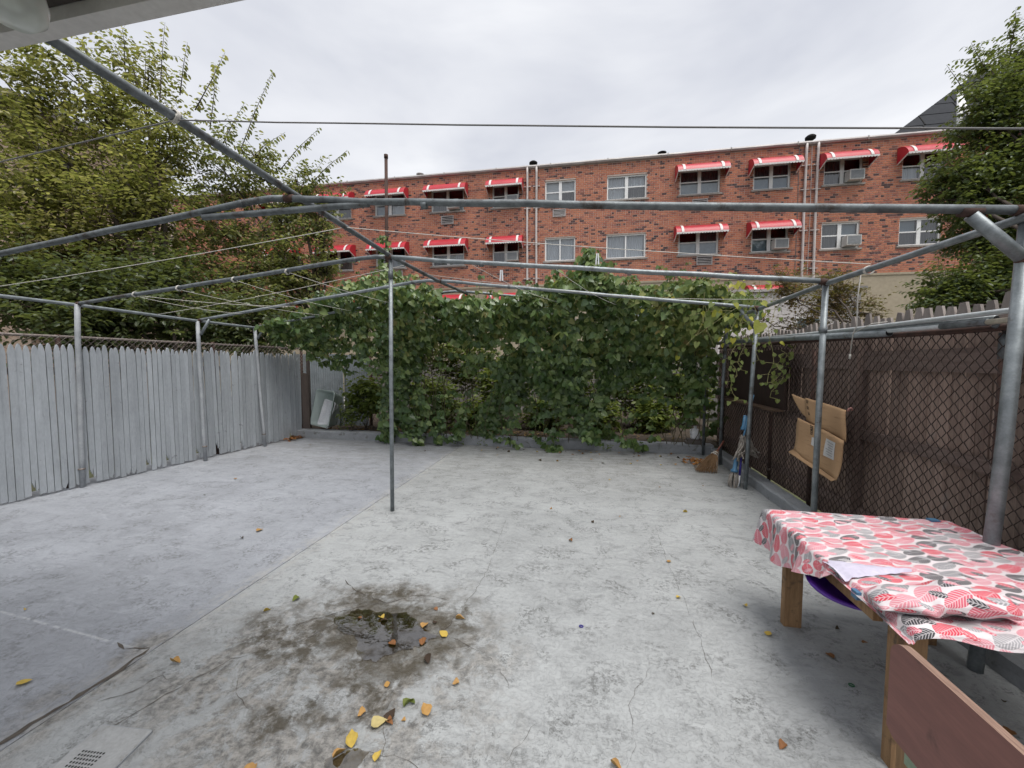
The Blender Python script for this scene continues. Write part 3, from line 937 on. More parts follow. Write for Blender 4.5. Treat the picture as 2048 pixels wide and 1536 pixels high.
def wall_sheet(xs, zs, y):
    m = MB()
    for i in range(len(xs) - 1):
        for j in range(len(zs) - 1):
            if not in_open((xs[i] + xs[i + 1]) / 2, (zs[j] + zs[j + 1]) / 2):
                m.add([(xs[i], y, zs[j]), (xs[i + 1], y, zs[j]), (xs[i + 1], y, zs[j + 1]), (xs[i], y, zs[j + 1])], [(0, 1, 2, 3)])
    for w in WIN:       # reveals
        if zs[0] <= w[2] < zs[-1]:
            a, b, c_, d_ = w[:4]
            m.add([(a, y, c_), (a, y, d_), (b, y, d_), (b, y, c_), (a, .16, c_), (a, .16, d_), (b, .16, d_), (b, .16, c_)],
                  [(0, 1, 5, 4), (1, 2, 6, 5), (2, 3, 7, 6), (3, 0, 4, 7)])
    return m


wall = bpart(wall_sheet(xs, zs_, 0.0), 'wall', M_mortar)
xs2 = xs
zs2 = sorted({-0.2, ZS} | {w[2] for w in WIN if w[2] < ZS} | {w[3] for w in WIN if w[3] < ZS})
bpart(wall_sheet(xs2, zs2, -0.04), 'ground_floor_wall', M_stucco)
bpart(MB().box(BX0, BX1, -0.07, 0.0, ZS - 0.09, ZS - 0.002), 'ledge', M_stucco)
# bricks, one small block each, clipped at the openings
bv, bf = [], []
rz, bw = 0.0885, 0.208
zi = 0
z = ZS + 0.006
while z + 0.068 < ZT:
    header = (zi % 6 == 5)
    w = 0.104 if header else bw
    x = -23.0 + (0.0 if zi % 2 else w / 2)
    while x < 19.5:
        a, b = x + 0.008, x + w - 0.008
        for q in WIN:
            if q[2] - 0.03 < z + 0.034 < q[3] + 0.03:
                if q[0] < a < q[1]:
                    a = q[1] + 0.002
                if q[0] < b < q[1]:
                    b = q[0] - 0.002
                if a < q[0] and b > q[1]:
                    b = q[0]
        if b - a > 0.03:
            k = len(bv)
            yo = -0.012 - random.random() * 0.004
            bv += [(a, 0.001, z), (b, 0.001, z), (b, 0.001, z + 0.068), (a, 0.001, z + 0.068), (a, yo, z), (b, yo, z), (b, yo, z + 0.068), (a, yo, z + 0.068)]
            bf += [(k + 4, k + 5, k + 6, k + 7), (k, k + 1, k + 5, k + 4), (k + 1, k + 2, k + 6, k + 5), (k + 2, k + 3, k + 7, k + 6), (k + 3, k, k + 4, k + 7)]
        x += w
    z += rz
    zi += 1
m = MB()
m.v, m.f = bv, bf
o = bpart(m, 'brick_course', M_brick, wall)
o['kind'] = 'stuff'
bpart(MB().box(BX0, BX1, 1.0, 11.0, -0.2, ZT - 0.05), 'inner_core', M_room)
bpart(MB().box(BX0, BX1, -0.02, 11.0, ZT + 0.002, ZT + 0.05), 'roof', mat_rough('tar_roof', (0.06, 0.06, 0.06), None, 0.9))
gt = MB()
prof = [(-0.03, ZT + 0.10), (-0.13, ZT + 0.10), (-0.15, ZT + 0.04), (-0.11, ZT - 0.02), (-0.03, ZT - 0.03)]
gt.prism([(BX0, y_, z_) for y_, z_ in prof], (BX1 - BX0, 0, 0))
gut = bpart(gt, 'gutter', M_gutter)
for x in np.arange(-20, 19, 2.6):
    bpart(MB().box(x, x + 0.03, -0.158, -0.02, ZT - 0.04, ZT + 0.112), 'bracket', M_sill, gut)
for x0 in (-2.89, -2.45, 8.97, 9.41):
    d = bpart(MB().tube([(x0, -0.10, ZT + 0.02), (x0, -0.085, ZT - 0.25), (x0 - 0.01, -0.085, 7.8), (x0 + 0.01, -0.085, 5.0), (x0, -0.085, 0.0)], 0.052, 10), 'downpipe', M_down, None, True)
    for z in (9.9, 8.9, 7.2, 5.6):
        bpart(MB().box(x0 - 0.16, x0 + 0.16, -0.1, -0.02, z, z + 0.03), 'pipe_strap', M_down, d)
for x0, m_ in ((9.2, M_down), (8.72, M_greyrope)):
    bpart(MB().tube([(x0, -0.03, ZT), (x0 + 0.03, -0.03, 7.8), (x0, -0.03, 4.0)], 0.012, 5), 'cable', m_)
for x0, h, m_ in ((-8.33, 0.18, M_gutter), (-2.63, 0.28, mat_black), (3.20, 0.2, mat_black), (9.2, 0.35, mat_black)):
    v_ = MB().lathe([(0.09, 0), (0.09, h * 0.5), (0.19, h * 0.55), (0.20, h * 0.8), (0.12, h), (0.0, h)], (x0, 0.12, ZT + 0.10), 12)
    bpart(v_, 'roof_vent', m_, None, True)
for x0, z0, w_, h_ in ((-7.2, 8.43, 0.64, 0.40), (-1.68, 8.46, 0.60, 0.34), (4.50, 8.47, 0.64, 0.36), (4.74, 5.95, 0.66, 0.38), (-9.9, 5.9, 0.62, 0.36)):
    fr_ = MB()
    for b_ in ((x0, x0 + w_, z0, z0 + .035), (x0, x0 + w_, z0 + h_ - .035, z0 + h_), (x0, x0 + .035, z0 + .035, z0 + h_ - .035), (x0 + w_ - .035, x0 + w_, z0 + .035, z0 + h_ - .035)):
        fr_.box(b_[0], b_[1], -0.06, 0.02, b_[2], b_[3])
    v_ = bpart(fr_, 'wall_vent', M_gutter)
    bpart(MB().box(x0 + .035, x0 + w_ - .035, -0.019, 0.0, z0 + .035, z0 + h_ - .035), 'vent_box', mat_black, v_)
    for k in range(4):
        zz = z0 + 0.06 + k * (h_ - 0.1) / 4
        bpart(MB().box(x0 + .036, x0 + w_ - .036, -0.05, -0.02, zz, zz + 0.03), 'slat', M_gutter, v_)


def window(w):
    a, b, zb, zt, style, awn, ac, cur = w
    m = MB()
    fw = 0.06
    mid = (a + b) / 2
    y0, y1 = 0.06, 0.13
    # outer frame (butted), mullion
    m.box(a, b, y0, y1, zt - fw, zt).box(a, b, y0, y1, zb, zb + fw)
    m.box(a, a + fw, y0, y1, zb + fw, zt - fw).box(b - fw, b, y0, y1, zb + fw, zt - fw)
    mw = 0.07 if style == 'hung' else 0.03
    m.box(mid - mw, mid + mw, y0, y1, zb + fw, zt - fw)
    o = bpart(m, 'window', M_white)
    halves = ((a + fw, mid - mw), (mid + mw, b - fw))
    for hi, (p, q) in enumerate(halves):
        if style == 'hung':
            zm = (zb + zt) / 2 + 0.02
            if ac and hi == 1:
                zm = zb + 0.56
            bpart(MB().box(p, q, 0.07, 0.125, zm - 0.025, zm + 0.025), 'meeting_rail', M_white, o)
            rows = ((zm + 0.025, zt - fw, 0.1, cur[2 * hi]), (zb + fw, zm - 0.025, 0.085, cur[2 * hi + 1]))
        else:
            rows = ((zb + fw, zt - fw, 0.1, cur[2 * hi]),)
        for (z0, z1, yy, cu) in rows:
            bpart(MB().add([(p, yy, z0), (q, yy, z0), (q, yy, z1), (p, yy, z1)], [(0, 1, 2, 3)]), 'pane', M_glass, o)
            if cu != 'dark':
                n = 24
                cm = MB()
                for k in range(n + 1):
                    xx = p - 0.02 + (q - p + 0.04) * k / n
                    wv = 0.0 if cu in ('blind', 'blue') else 0.025 * math.sin(k * 1.9 + a)
                    zl = z0 - 0.03
                    if cu == 'blue':
                        zl = z0 - 0.03
                    cm.v += [(xx, 0.21 + wv, zl), (xx, 0.21 + wv, z1 + 0.03)]
                cm.f = [(2 * k, 2 * k + 2, 2 * k + 3, 2 * k + 1) for k in range(n)]
                bpart(cm, 'curtain', M_curt[cu], o)
    bpart(MB().box(a - 0.09, b + 0.09, -0.07, 0.058, zb - 0.075, zb - 0.002), 'sill', M_sill, o)
    return o


def awning(a, b, zt):
    """barrel awning: curved ribbed hood, side wings, white bands, scalloped edge"""
    x0, x1 = a - 0.22, b + 0.22
    P = []
    for k in range(9):
        th = k / 8 * R(78)
        P.append((-0.60 * math.sin(th) - 0.02, zt + 0.17 - 0.53 * (1 - math.cos(th))))
    m = MB()
    n = max(6, int((x1 - x0) / 0.11))
    for i in range(n + 1):
        x = x0 + (x1 - x0) * i / n
        for (y_, z_) in P:
            m.v.append((x, y_, z_ + (0.008 if i % 2 else 0)))
    L = len(P)
    for i in range(n):
        for k in range(L - 1):
            q = i * L + k
            m.f.append((q, q + L, q + L + 1, q + 1))
    o = bpart(m, 'awning', M_awn, None, True)
    for xx in (x0, x1):
        poly = [(xx, y_, z_) for y_, z_ in P] + [(xx, -0.02, zt - 0.46)]
        s_ = 0.012 if xx == x0 else -0.012
        bpart(MB().prism(poly, (s_, 0, 0)), 'wing', M_awn, o)
        bpart(MB().bar((xx + s_ * 1.5, P[-1][0], P[-1][1] - 0.012), (xx + s_ * 1.5, -0.02, zt - 0.47), 0.03, 0.035), 'wing_trim', M_awn_w, o)
    for u_ in (0.10, 0.84):
        xa = x0 + (x1 - x0) * u_
        s_ = MB()
        for (y_, z_) in P:
            s_.v += [(xa, y_ - 0.014, z_ + 0.016), (xa + 0.10, y_ - 0.014, z_ + 0.016)]
        s_.f = [(2 * k, 2 * k + 1, 2 * k + 3, 2 * k + 2) for k in range(L - 1)]
        bpart(s_, 'band', M_awn_w, o)
    v_ = MB()
    ns = int((x1 - x0) / 0.11)
    yv, zv = P[-1]
    for i in range(ns):
        xa, xb = x0 + (x1 - x0) * i / ns, x0 + (x1 - x0) * (i + 1) / ns
        xm = (xa + xb) / 2
        v_.add([(xa, yv - 0.006, zv + 0.01), (xb, yv - 0.006, zv + 0.01), (xb, yv - 0.006, zv - 0.035), (xm + 0.025, yv - 0.006, zv - 0.07), (xm - 0.025, yv - 0.006, zv - 0.07), (xa, yv - 0.006, zv - 0.035)], [(0, 1, 2, 3, 4, 5)])
    bpart(v_, 'valance', M_awn_w, o)


for w in WIN:
    window(w)
    if w[5]:
        awning(w[0], w[1], w[3])

# window air conditioners: things of their own, resting on the sills
M_acbody = mat_rough('air_conditioner_casing', (0.60, 0.60, 0.57), (0.48, 0.48, 0.46), 0.5, scale=5)
M_acgrill = mat_rough('air_conditioner_grille', (0.26, 0.27, 0.28), (0.18, 0.19, 0.2), 0.6, scale=60, stretch=(0.2, 0.2, 1))
acn = 0
AC_LAB = {(3, 9): 'air conditioner in top-floor window third awning left of the downpipes', (4, 9): 'air conditioner in top-floor awning window just left of the twin downpipes',
          (9, 9): 'air conditioner in top-floor awning window just right of the far downpipes', (4, 6): 'air conditioner in middle-floor awning window just left of the twin downpipes',
          (8, 6): 'air conditioner in middle-floor awning window left of the far downpipes', (9, 6): 'air conditioner in middle-floor window without an awning, right of the far downpipes'}
for w in WIN:
    if not w[6]:
        continue
    i = [k for k, q in enumerate(WX) if q[0] == w[0]][0]
    cx = (w[0] + w[1]) / 2 + 0.36 * (1 if i != 3 else 1)
    zb = w[2] + 0.061
    p = Vector((cx * math.cos(BA), 18.8 + cx * math.sin(BA), zb))
    ac = thing('air_conditioner', AC_LAB[(i, int(w[2]))], 'air conditioner', p, 'air conditioners in the building windows', BA)
    MB().box(-0.27, 0.27, -0.30, 0.05, 0, 0.40).build('casing', M_acbody, ac, False, True)
    gq = MB().box(-0.23, 0.23, -0.312, -0.302, 0.04, 0.36).build('grille', M_acgrill, ac, False, True)

# slate hip roof of a taller house beyond the brick building
t = NT('slate_panels')
v = t.pos()
c = t.mix(t.noise(v, 2.5, 6, 0.7), (0.055, 0.058, 0.064), (0.03, 0.032, 0.036))
c = t.mix(t.ramp(t.noise(v, 6, 5, 0.7), [(0.6, 0.0), (0.66, 1.0)]), c, (0.02, 0.02, 0.022))
t.principled(**{'Base__Color': c, 'Roughness': 0.85, 'Specular__IOR__Level': 0.08, 'Normal': t.bump(t.noise(v, 4, 5), 0.3, 0.03)})
M_slate = t.m
hr = thing('slate_roofed_house', 'house with a steep dark slate roof rising behind the brick building', 'house', (22, 29, 0))
MB().box(16.2, 34, 27.0, 38, -0.2, 13.8).build('wall', mat_rough('far_house_wall', (0.3, 0.28, 0.26), None, 0.9, scale=1), hr)
x0, y0, z0, ang = 16.0, 26.8, 13.8, 0.76
rows = 7
for r_ in range(rows):
    za, zb = z0 + r_ * 0.95, z0 + (r_ + 1) * 0.95 - 0.06
    xa, xb = x0 + (za - z0) / ang, x0 + (zb - z0) / ang
    ya, yb = y0 + (za - z0) * 0.75, y0 + (zb - z0) * 0.75
    m = MB()
    m.prism([(xa, ya, za), (34 - (xa - x0), ya, za), (34 - (xb - x0), yb, zb), (xb, yb, zb)], (0, -0.06, 0.05))
    m.build('slate_course', M_slate, hr)
    xl = xa + 1.1
    m = MB()
    for k in range(4):
        m.bar((xl + k * 2.6 + (r_ % 2), ya - 0.075, za + 0.06), (xl + k * 2.6 + (r_ % 2) + 0.1, yb - 0.075, zb + 0.06), 0.05, 0.03)
    m.build('seam_strip', mat_black, hr)
MB().add([(x0, y0, z0), (x0 + 9, y0 + 5.2, z0 + 6.8), (x0 + 9, y0 + 12, z0 + 6.8), (x0, y0 + 12, z0)], [(0, 1, 2, 3)]).build('roof', M_slate, hr)
MB().add([(x0, y0 + .05, z0 - .05), (34, y0 + .05, z0 - .05), (28, y0 + 5.2, z0 + 6.75), (x0 + 9, y0 + 5.2, z0 + 6.75)], [(0, 1, 2, 3)]).build('roof_deck', M_slate, hr)
MB().tube([(20.2, 26.7, 14.4), (20.75, 27.5, 17.0)], 0.12, 8).tube([(21.3, 26.7, 14.4), (21.9, 27.4, 16.6)], 0.12, 8).tube([(22.4, 26.7, 14.6), (21.85, 27.3, 16.9)], 0.12, 8).tube([(20.9, 26.7, 14.4), (20.7, 27.5, 17.0)], 0.1, 8).build('flue', M_white, hr, True)

# tan brick house glimpsed behind the left tree
nh = thing('tan_house', 'tan brick house glimpsed through the leaves at far left', 'house', (-19, 12, 0))
MB().box(-26, -16.0, 8.5, 12.5, -0.2, 8.9).build('wall', mat_rough('tan_brick', (0.46, 0.36, 0.28), (0.38, 0.27, 0.21), 0.9, scale=3, stretch=(1, 1, 5)), nh)
MB().box(-26.2, -15.85, 8.3, 12.7, 8.902, 9.2).build('roof', mat_rough('tan_house_roof', (0.2, 0.18, 0.17), None, 0.9), nh)
for yy in (8.9, 10.9):
    for zz in (3.2, 6.6):
        f_ = MB().box(-15.998, -15.94, yy - 0.06, yy + 1.16, zz - 0.06, zz + 1.46).build('window', M_white, nh)
        MB().box(-15.938, -15.93, yy, yy + 1.1, zz, zz + 1.4).build('pane', M_room, f_)

# ------------------------------------------------------------------ foliage
T_OVAL = (np.array([(0, 0, 0), (.27, .28, .07), (.23, .7, .05), (0, 1, -.08), (-.23, .7, .05), (-.27, .28, .07)], float), [(0, 1, 2, 3), (0, 3, 4, 5)])
T_HEART = (np.array([(0, .07, 0), (.25, -.07, .05), (.45, .18, .09), (.33, .6, .05), (0, 1, -.14), (-.33, .6, .05), (-.45, .18, .09), (-.25, -.07, .05)], float),
           [(0, 1, 2, 3, 4), (0, 4, 5, 6, 7)])
T_PALM = (np.array([(0, 0, 0), (.12, .35, .02), (.5, .55, -.03), (.16, .6, .02), (0, 1, -.06), (-.16, .6, .02), (-.5, .55, -.03), (-.12, .35, .02)], float),
          [(0, 1, 3, 4), (1, 2, 3), (0, 4, 5, 7), (7, 5, 6)])


def unit(a):
    return a / np.maximum(1e-9, np.linalg.norm(a, axis=1, keepdims=True))


def leaf_cloud(name, P, D, N, S, mat, tmpl):
    P, D, N, S = np.asarray(P, float), unit(np.asarray(D, float)), np.asarray(N, float), np.asarray(S, float)
    Xv = unit(np.cross(D, N))
    Nv = np.cross(Xv, D)
    tv, tf = tmpl
    n, k = len(P), len(tv)
    V = (P[:, None, :] + S[:, None, None] * (tv[None, :, 0:1] * Xv[:, None, :] + tv[None, :, 1:2] * D[:, None, :] + tv[None, :, 2:3] * Nv[:, None, :])).reshape(-1, 3)
    lt = np.array([len(f) for f in tf])
    idx = np.concatenate([np.array(f) for f in tf])
    loops = (np.arange(n)[:, None] * k + idx[None, :]).reshape(-1)
    tot = np.tile(lt, n)
    start = np.concatenate([[0], np.cumsum(tot)[:-1]])
    me = bpy.data.meshes.new(name)
    me.vertices.add(n * k)
    me.vertices.foreach_set('co', V.reshape(-1))
    me.loops.add(len(loops))
    me.loops.foreach_set('vertex_index', loops.astype(np.int32))
    me.polygons.add(len(tot))
    me.polygons.foreach_set('loop_start', start.astype(np.int32))
    me.update(calc_edges=True)
    me.validate()
    me.materials.append(mat)
    return me


class Leaves:
    def __init__(s):
        s.P, s.D, s.N, s.S = [], [], [], []

    def add(s, p, d, n, size):
        s.P.append(tuple(p))
        s.D.append(tuple(d))
        s.N.append(tuple(n))
        s.S.append(size)


def rvec(k=1.0):
    return Vector((random.gauss(0, k), random.gauss(0, k), random.gauss(0, k)))


def twig_leaves(LV, a, b, size, step, droop=0.6):
    d = b - a
    L = d.length
    if L < 1e-3:
        return
    d.normalize()
    u, w = frame(d)
    n = max(2, int(L / step))
    for i in range(n + 1):
        p = a.lerp(b, (i + 0.3) / (n + 0.6))
        sd_ = 1 if i % 2 else -1
        side = (u * sd_ + w * random.uniform(-0.6, 0.6)).normalized()
        dd = d * 0.45 + side * 0.8 + Vector((0, 0, -droop * random.uniform(0.3, 1.2)))
        nn = Vector((0, 0, 0.9)) + side * 0.25 + rvec(0.35)
        LV.add(p + side * 0.012, dd, nn, size * random.uniform(0.65, 1.15))


def tree(name, label, base, fork, blobs, leaf, mat, barkmat, tmpl=T_OVAL, trunk_r=0.14, step=0.055, up=0.3, group=None, shoots=(), droop=0.6, sub_n=9, dens=2.7):
    base, fork = Vector(base), Vector(fork)
    o = thing(name, label, 'tree', base, group)
    br = MB()
    mid = base.lerp(fork, 0.5) + Vector((random.uniform(-.1, .1), random.uniform(-.1, .1), 0))
    MB().tube([base - Vector((0, 0, 0.2)), base + Vector((0, 0, 0.15)), mid, fork], [trunk_r * 1.4, trunk_r * 1.1, trunk_r * 0.95, trunk_r * 0.8], 10).build('trunk', barkmat, o, True)
    LV = Leaves()
    for (c, rad, ntw) in blobs:
        c = Vector(c)
        rad = Vector(rad) if not isinstance(rad, (int, float)) else Vector((rad, rad, rad * 0.85))
        d = c - fork
        P = [fork - Vector((0, 0, 0.2)), fork + d * 0.35 + Vector((0, 0, d.length * 0.08)) + rvec(0.08), fork + d * 0.7 + rvec(0.12), c]
        r0 = trunk_r * 0.45
        br.tube(P, [r0, r0 * 0.7, r0 * 0.45, r0 * 0.2], 6)
        subs = []
        for k in range(sub_n):
            q = unit(np.array([rvec()]))[0]
            tip = c + Vector((q[0] * rad.x, q[1] * rad.y, q[2] * rad.z)) * random.uniform(0.55, 0.98)
            s0 = P[2].lerp(c, random.uniform(0.0, 0.95))
            m1 = s0.lerp(tip, 0.5) + rvec(0.1) + Vector((0, 0, -0.05))
            br.tube([s0, m1, tip], [r0 * 0.28, r0 * 0.18, 0.004], 4, False)
            subs.append((s0, m1, tip))
        for k in range(int(ntw * dens)):
            s_ = random.choice(subs)
            u_ = random.uniform(0.15, 1.0)
            p = s_[0].lerp(s_[1], u_ * 2) if u_ < 0.5 else s_[1].lerp(s_[2], u_ * 2 - 1)
            p = p + rvec(0.16 * rad.x)
            out = (p - c)
            dirn = (out.normalized() * 0.7 if out.length > 0.05 else Vector((0, 0, 0))) + rvec(0.55) + Vector((0, 0, up))
            dirn.normalize()
            L = random.uniform(0.3, 0.7) * min(1.0, rad.x)
            e = p + dirn * L
            if random.random() < 0.5:
                br.tube([p, e], [0.006, 0.002], 3, False)
            twig_leaves(LV, p, e, leaf, step, droop)
    for (a, b) in shoots:
        a, b = Vector(a), Vector(b)
        mm = a.lerp(b, 0.5) + Vector((random.uniform(-.08, .08), 0, 0.06))
        br.tube([a, mm, b], [0.016, 0.009, 0.003], 5, False)
        twig_leaves(LV, a.lerp(mm, 0.2), mm, leaf * 1.15, step * 0.8, 1.1)
        twig_leaves(LV, mm, b, leaf * 1.0, step * 0.8, 1.1)
        for k in range(3):
            q = a.lerp(b, random.uniform(0.1, 0.7))
            e = q + rvec(0.22) + Vector((0, 0, 0.15))
            br.tube([q, e], [0.006, 0.002], 3, False)
            twig_leaves(LV, q, e, leaf, step, 1.0)
    br.build('branches', barkmat, o, True)
    P = np.array(LV.P) - np.array(base)
    link('crown', leaf_cloud('crown', P, LV.D, LV.N, LV.S, mat, tmpl), o)
    return o, len(LV.P)


M_bark = mat_rough('bark', (0.085, 0.065, 0.05), (0.045, 0.035, 0.03), 0.9, scale=10, bump=0.7, stretch=(2, 2, 0.4))
M_lfA = mat_leaf('leaf_yellow_green', [(0.104, 0.120, 0.041), (0.165, 0.177, 0.061), (0.244, 0.238, 0.085), (0.439, 0.403, 0.146), (0.600, 0.549, 0.195)], 0.6, 0.36, 0.5)
M_lfB = mat_leaf('leaf_mid_green', [(0.091, 0.122, 0.051), (0.134, 0.168, 0.068), (0.195, 0.220, 0.091), (0.354, 0.348, 0.140), (0.512, 0.451, 0.171)], 0.55, 0.38, 0.5)
M_lfD = mat_leaf('leaf_dark_green', [(0.058, 0.086, 0.039), (0.088, 0.122, 0.052), (0.130, 0.163, 0.072), (0.195, 0.224, 0.094)], 0.42, 0.38, 0.5)
M_lfR = mat_leaf('leaf_right_tree', [(0.054, 0.089, 0.034), (0.082, 0.125, 0.044), (0.120, 0.166, 0.056), (0.186, 0.222, 0.072)], 0.42, 0.38, 0.5)
M_lfM = mat_leaf('leaf_bronze', [(0.102, 0.066, 0.030), (0.132, 0.074, 0.034), (0.180, 0.102, 0.042), (0.090, 0.084, 0.030)], 0.40)
M_vine = mat_leaf('vine_leaf', [(0.042, 0.086, 0.026), (0.072, 0.133, 0.039), (0.124, 0.202, 0.062), (0.195, 0.280, 0.088), (0.299, 0.377, 0.130)], 0.24, 0.34, 0.5)
M_vine_y = mat_leaf('vine_leaf_yellowed', [(0.30, 0.32, 0.045), (0.45, 0.43, 0.06), (0.55, 0.50, 0.07), (0.22, 0.27, 0.06)], 0.4)
M_shrub = mat_leaf('shrub_leaf', [(0.10, 0.145, 0.035), (0.14, 0.19, 0.045), (0.19, 0.24, 0.06), (0.25, 0.29, 0.085)], 0.45)

blA = [(at(40, 190, 9.6), 1.5, 190), (at(170, 170, 10.0), 1.35, 170), (at(60, 330, 9.0), 1.5, 200), (at(200, 320, 9.6), 1.5, 200), (at(320, 260, 10.2), 1.2, 110),
       (at(40, 480, 8.6), 1.4, 190), (at(190, 470, 9.2), 1.4, 190), (at(330, 430, 9.8), 1.4, 170), (at(-120, 350, 9.0), 1.5, 120), (at(265, 130, 10.6), 0.9, 60)]
shA = [(at(320, 200, 10.2), at(330, 45, 10.3)), (at(360, 190, 10.2), at(375, 85, 10.2)), (at(250, 130, 10.4), at(245, 55, 10.4)), (at(390, 220, 10.2), at(450, 105, 10.2)), (at(180, 120, 10.2), at(150, 70, 10.2))]
tree('leafy_tree', 'tall yellow-green tree filling the top left behind the picket fence', (-9.9, 7.3, 0), (-9.8, 7.5, 3.0), blA, 0.125, M_lfA, M_bark, T_OVAL, 0.16, shoots=shA, dens=1.75)
blB = [(at(440, 330, 11.2), 1.15, 110), (at(545, 400, 11.6), 1.15, 110), (at(440, 460, 11.0), 1.2, 150), (at(560, 510, 11.2), 1.15, 140), (at(640, 440, 11.8), 0.75, 60),
       (at(620, 545, 11.6), 0.7, 60), (at(640, 400, 11.8), .6, 50), (at(650, 520, 11.6), .6, 48), (at(590, 350, 11.6), .75, 50), (at(680, 590, 11.4), .5, 26), (at(500, 300, 11.2), .7, 34), (at(390, 560, 10.6), 1.1, 120), (at(520, 590, 10.8), 1.0, 110)]
shB = [(at(470, 330, 11.2), at(545, 142, 11.2)), (at(560, 340, 11.4), at(640, 255, 11.4)), (at(610, 380, 11.5), at(695, 300, 11.5)), (at(440, 300, 11.0), at(490, 205, 11.0)),
       (at(500, 320, 11.2), at(570, 265, 11.2)), (at(640, 420, 11.6), at(700, 372, 11.6)), (at(420, 260, 11.0), at(430, 130, 11.0)), (at(640, 470, 11.6), at(690, 470, 11.6))]
tree('leafy_tree', 'looser tree with upright leafy shoots against the sky, left of the brick building', (-8.0, 10.3, 0), (-7.9, 10.4, 2.6), blB, 0.125, M_lfB, M_bark, T_OVAL, 0.13, shoots=shB, dens=1.75)
blC = [(at(60, 600, 7.9), (1.3, .9, .75), 170), (at(230, 600, 8.4), (1.3, .9, .75), 170), (at(390, 640, 9.0), (1.1, .9, .55), 140), (at(530, 650, 9.4), (1.0, .8, .5), 120),
       (at(130, 650, 7.8), (1.2, .8, .5), 120), (at(300, 560, 8.9), (1.2, .9, .7), 130), (at(-40, 540, 7.8), (1.2, .9, .8), 100)]
tree('leafy_tree', 'low dark green tree right behind the grey picket fence', (-8.3, 6.3, 0), (-8.2, 6.5, 1.3), blC, 0.12, M_lfD, M_bark, T_OVAL, 0.10)
blR = [(at(2010, 120, 10.4), (.8, .8, .9), 120), (at(2070, 60, 10.6), (.9, .9, 1.1), 120), (at(1960, 215, 10.2), (.75, .8, .75), 120), (at(2055, 240, 10.0), 1.2, 200), (at(1925, 320, 10.0), (.8, .8, .6), 120),
       (at(2010, 370, 9.8), (1.15, 1, .85), 190), (at(1885, 380, 10.0), (.55, .7, .42), 80), (at(2080, 450, 9.6), 1.2, 170), (at(1960, 460, 9.8), (.75, .8, .4), 90),
       (at(1885, 575, 9.4), (.75, .8, .5), 140), (at(1985, 560, 9.4), (.95, .9, .65), 170), (at(2070, 590, 9.2), 1.0, 150), (at(1870, 600, 9.2), (.55, .6, .3), 70), (at(1945, 610, 9.2), (.8, .7, .35), 110)]
shR = [(at(1990, 170, 10.3), at(1942, 85, 10.3)), (at(2020, 100, 10.4), at(2032, 15, 10.4)), (at(1930, 280, 10.1), at(1872, 265, 10.1)), (at(1940, 200, 10.1), at(1893, 130, 10.1))]
tree('leafy_tree', 'dense dark green tree rising behind the right fence', (9.2, 8.6, 0), (9.2, 8.7, 2.4), blR, 0.115, M_lfR, M_bark, T_OVAL, 0.15, step=0.05, shoots=shR)
blM = [(at(1480, 600, 9.6), (.45, .5, .28), 40), (at(1560, 560, 9.8), (.6, .5, .3), 55), (at(1640, 575, 9.6), (.7, .6, .35), 65), (at(1700, 610, 9.4), (.6, .5, .22), 40),
       (at(1590, 630, 9.6), (.7, .5, .25), 50), (at(1540, 535, 9.8), (.35, .4, .16), 18), (at(1655, 540, 9.8), (.3, .4, .16), 14), (at(1680, 560, 9.6), (.45, .4, .2), 26)]
tree('maple_tree', 'small bronze-leaved maple between the vine and the tan wall', (5.6, 8.7, 0), (5.6, 8.7, 1.5), blM, 0.10, M_lfM, M_bark, T_PALM, 0.06, step=0.05, up=0.05, droop=0.25, sub_n=7, dens=2.6)

# garden shrubs behind the vine curtain
SH = [(960, 850, 8.5, .4, 'low shrub right behind the rear kerb, left of centre'), (1090, 840, 8.6, .45, 'low shrub right behind the rear kerb, below the vine middle'), (1200, 845, 8.5, .42, 'low shrub right behind the rear kerb, right of centre'), (1310, 850, 8.4, .4, 'low shrub right behind the rear kerb near its right end'), (820, 700, 9.2, .75, 'bright shrub behind the vine, just right of the centre post'), (930, 720, 9.6, .85, 'bright shrub showing through the widest gap in the vine'),
      (1010, 780, 8.9, .65, 'shrub low behind the middle of the vine curtain'), (870, 810, 8.7, .6, 'shrub low behind the vine, close to the centre post'),
      (1130, 760, 9.4, .8, 'shrub behind the dense middle right part of the vine'), (1270, 780, 9.0, .7, 'shrub behind the right part of the vine curtain'),
      (735, 800, 8.4, .42, 'small leafy plant beside the plastic tubs'), (1370, 790, 9.0, .6, 'shrub behind the vine near the white jug'), (700, 835, 8.15, .22, 'low yellow-green weed in front of the tubs')]
for (px, py, dp, rr, lab) in SH:
    c = at(px, py, dp)
    o = thing('garden_shrub', lab, 'shrub', (c.x, c.y, 0.1), 'plants in the garden bed')
    LV = Leaves()
    st = MB()
    zc = max(c.z, 0.12 + rr * 0.55)
    for k in range(int(700 * rr)):
        q = unit(np.array([rvec()]))[0] * random.uniform(0.3, 1) ** 0.6
        p = Vector((c.x + q[0] * rr, c.y + q[1] * rr * 0.7, max(0.15, zc + q[2] * rr * 0.95)))
        e = p + rvec(0.10) + Vector((0, 0, 0.12))
        twig_leaves(LV, p, e, 0.12 if rr > .3 else 0.06, 0.05, 0.5)
        if k % 40 == 0:
            st.tube([(c.x + random.uniform(-.08, .08), c.y, 0.08), (c.x + q[0] * rr * .4, c.y + q[1] * rr * .4, 0.1 + (p.z - 0.1) * .5), p], [0.008, 0.006, 0.003], 4, False)
    st.build('stem', M_bark, o, True)['kind'] = 'stuff'
    link('foliage', leaf_cloud('foliage', np.array(LV.P) - np.array(o.location), LV.D, LV.N, LV.S, M_shrub, T_OVAL), o)

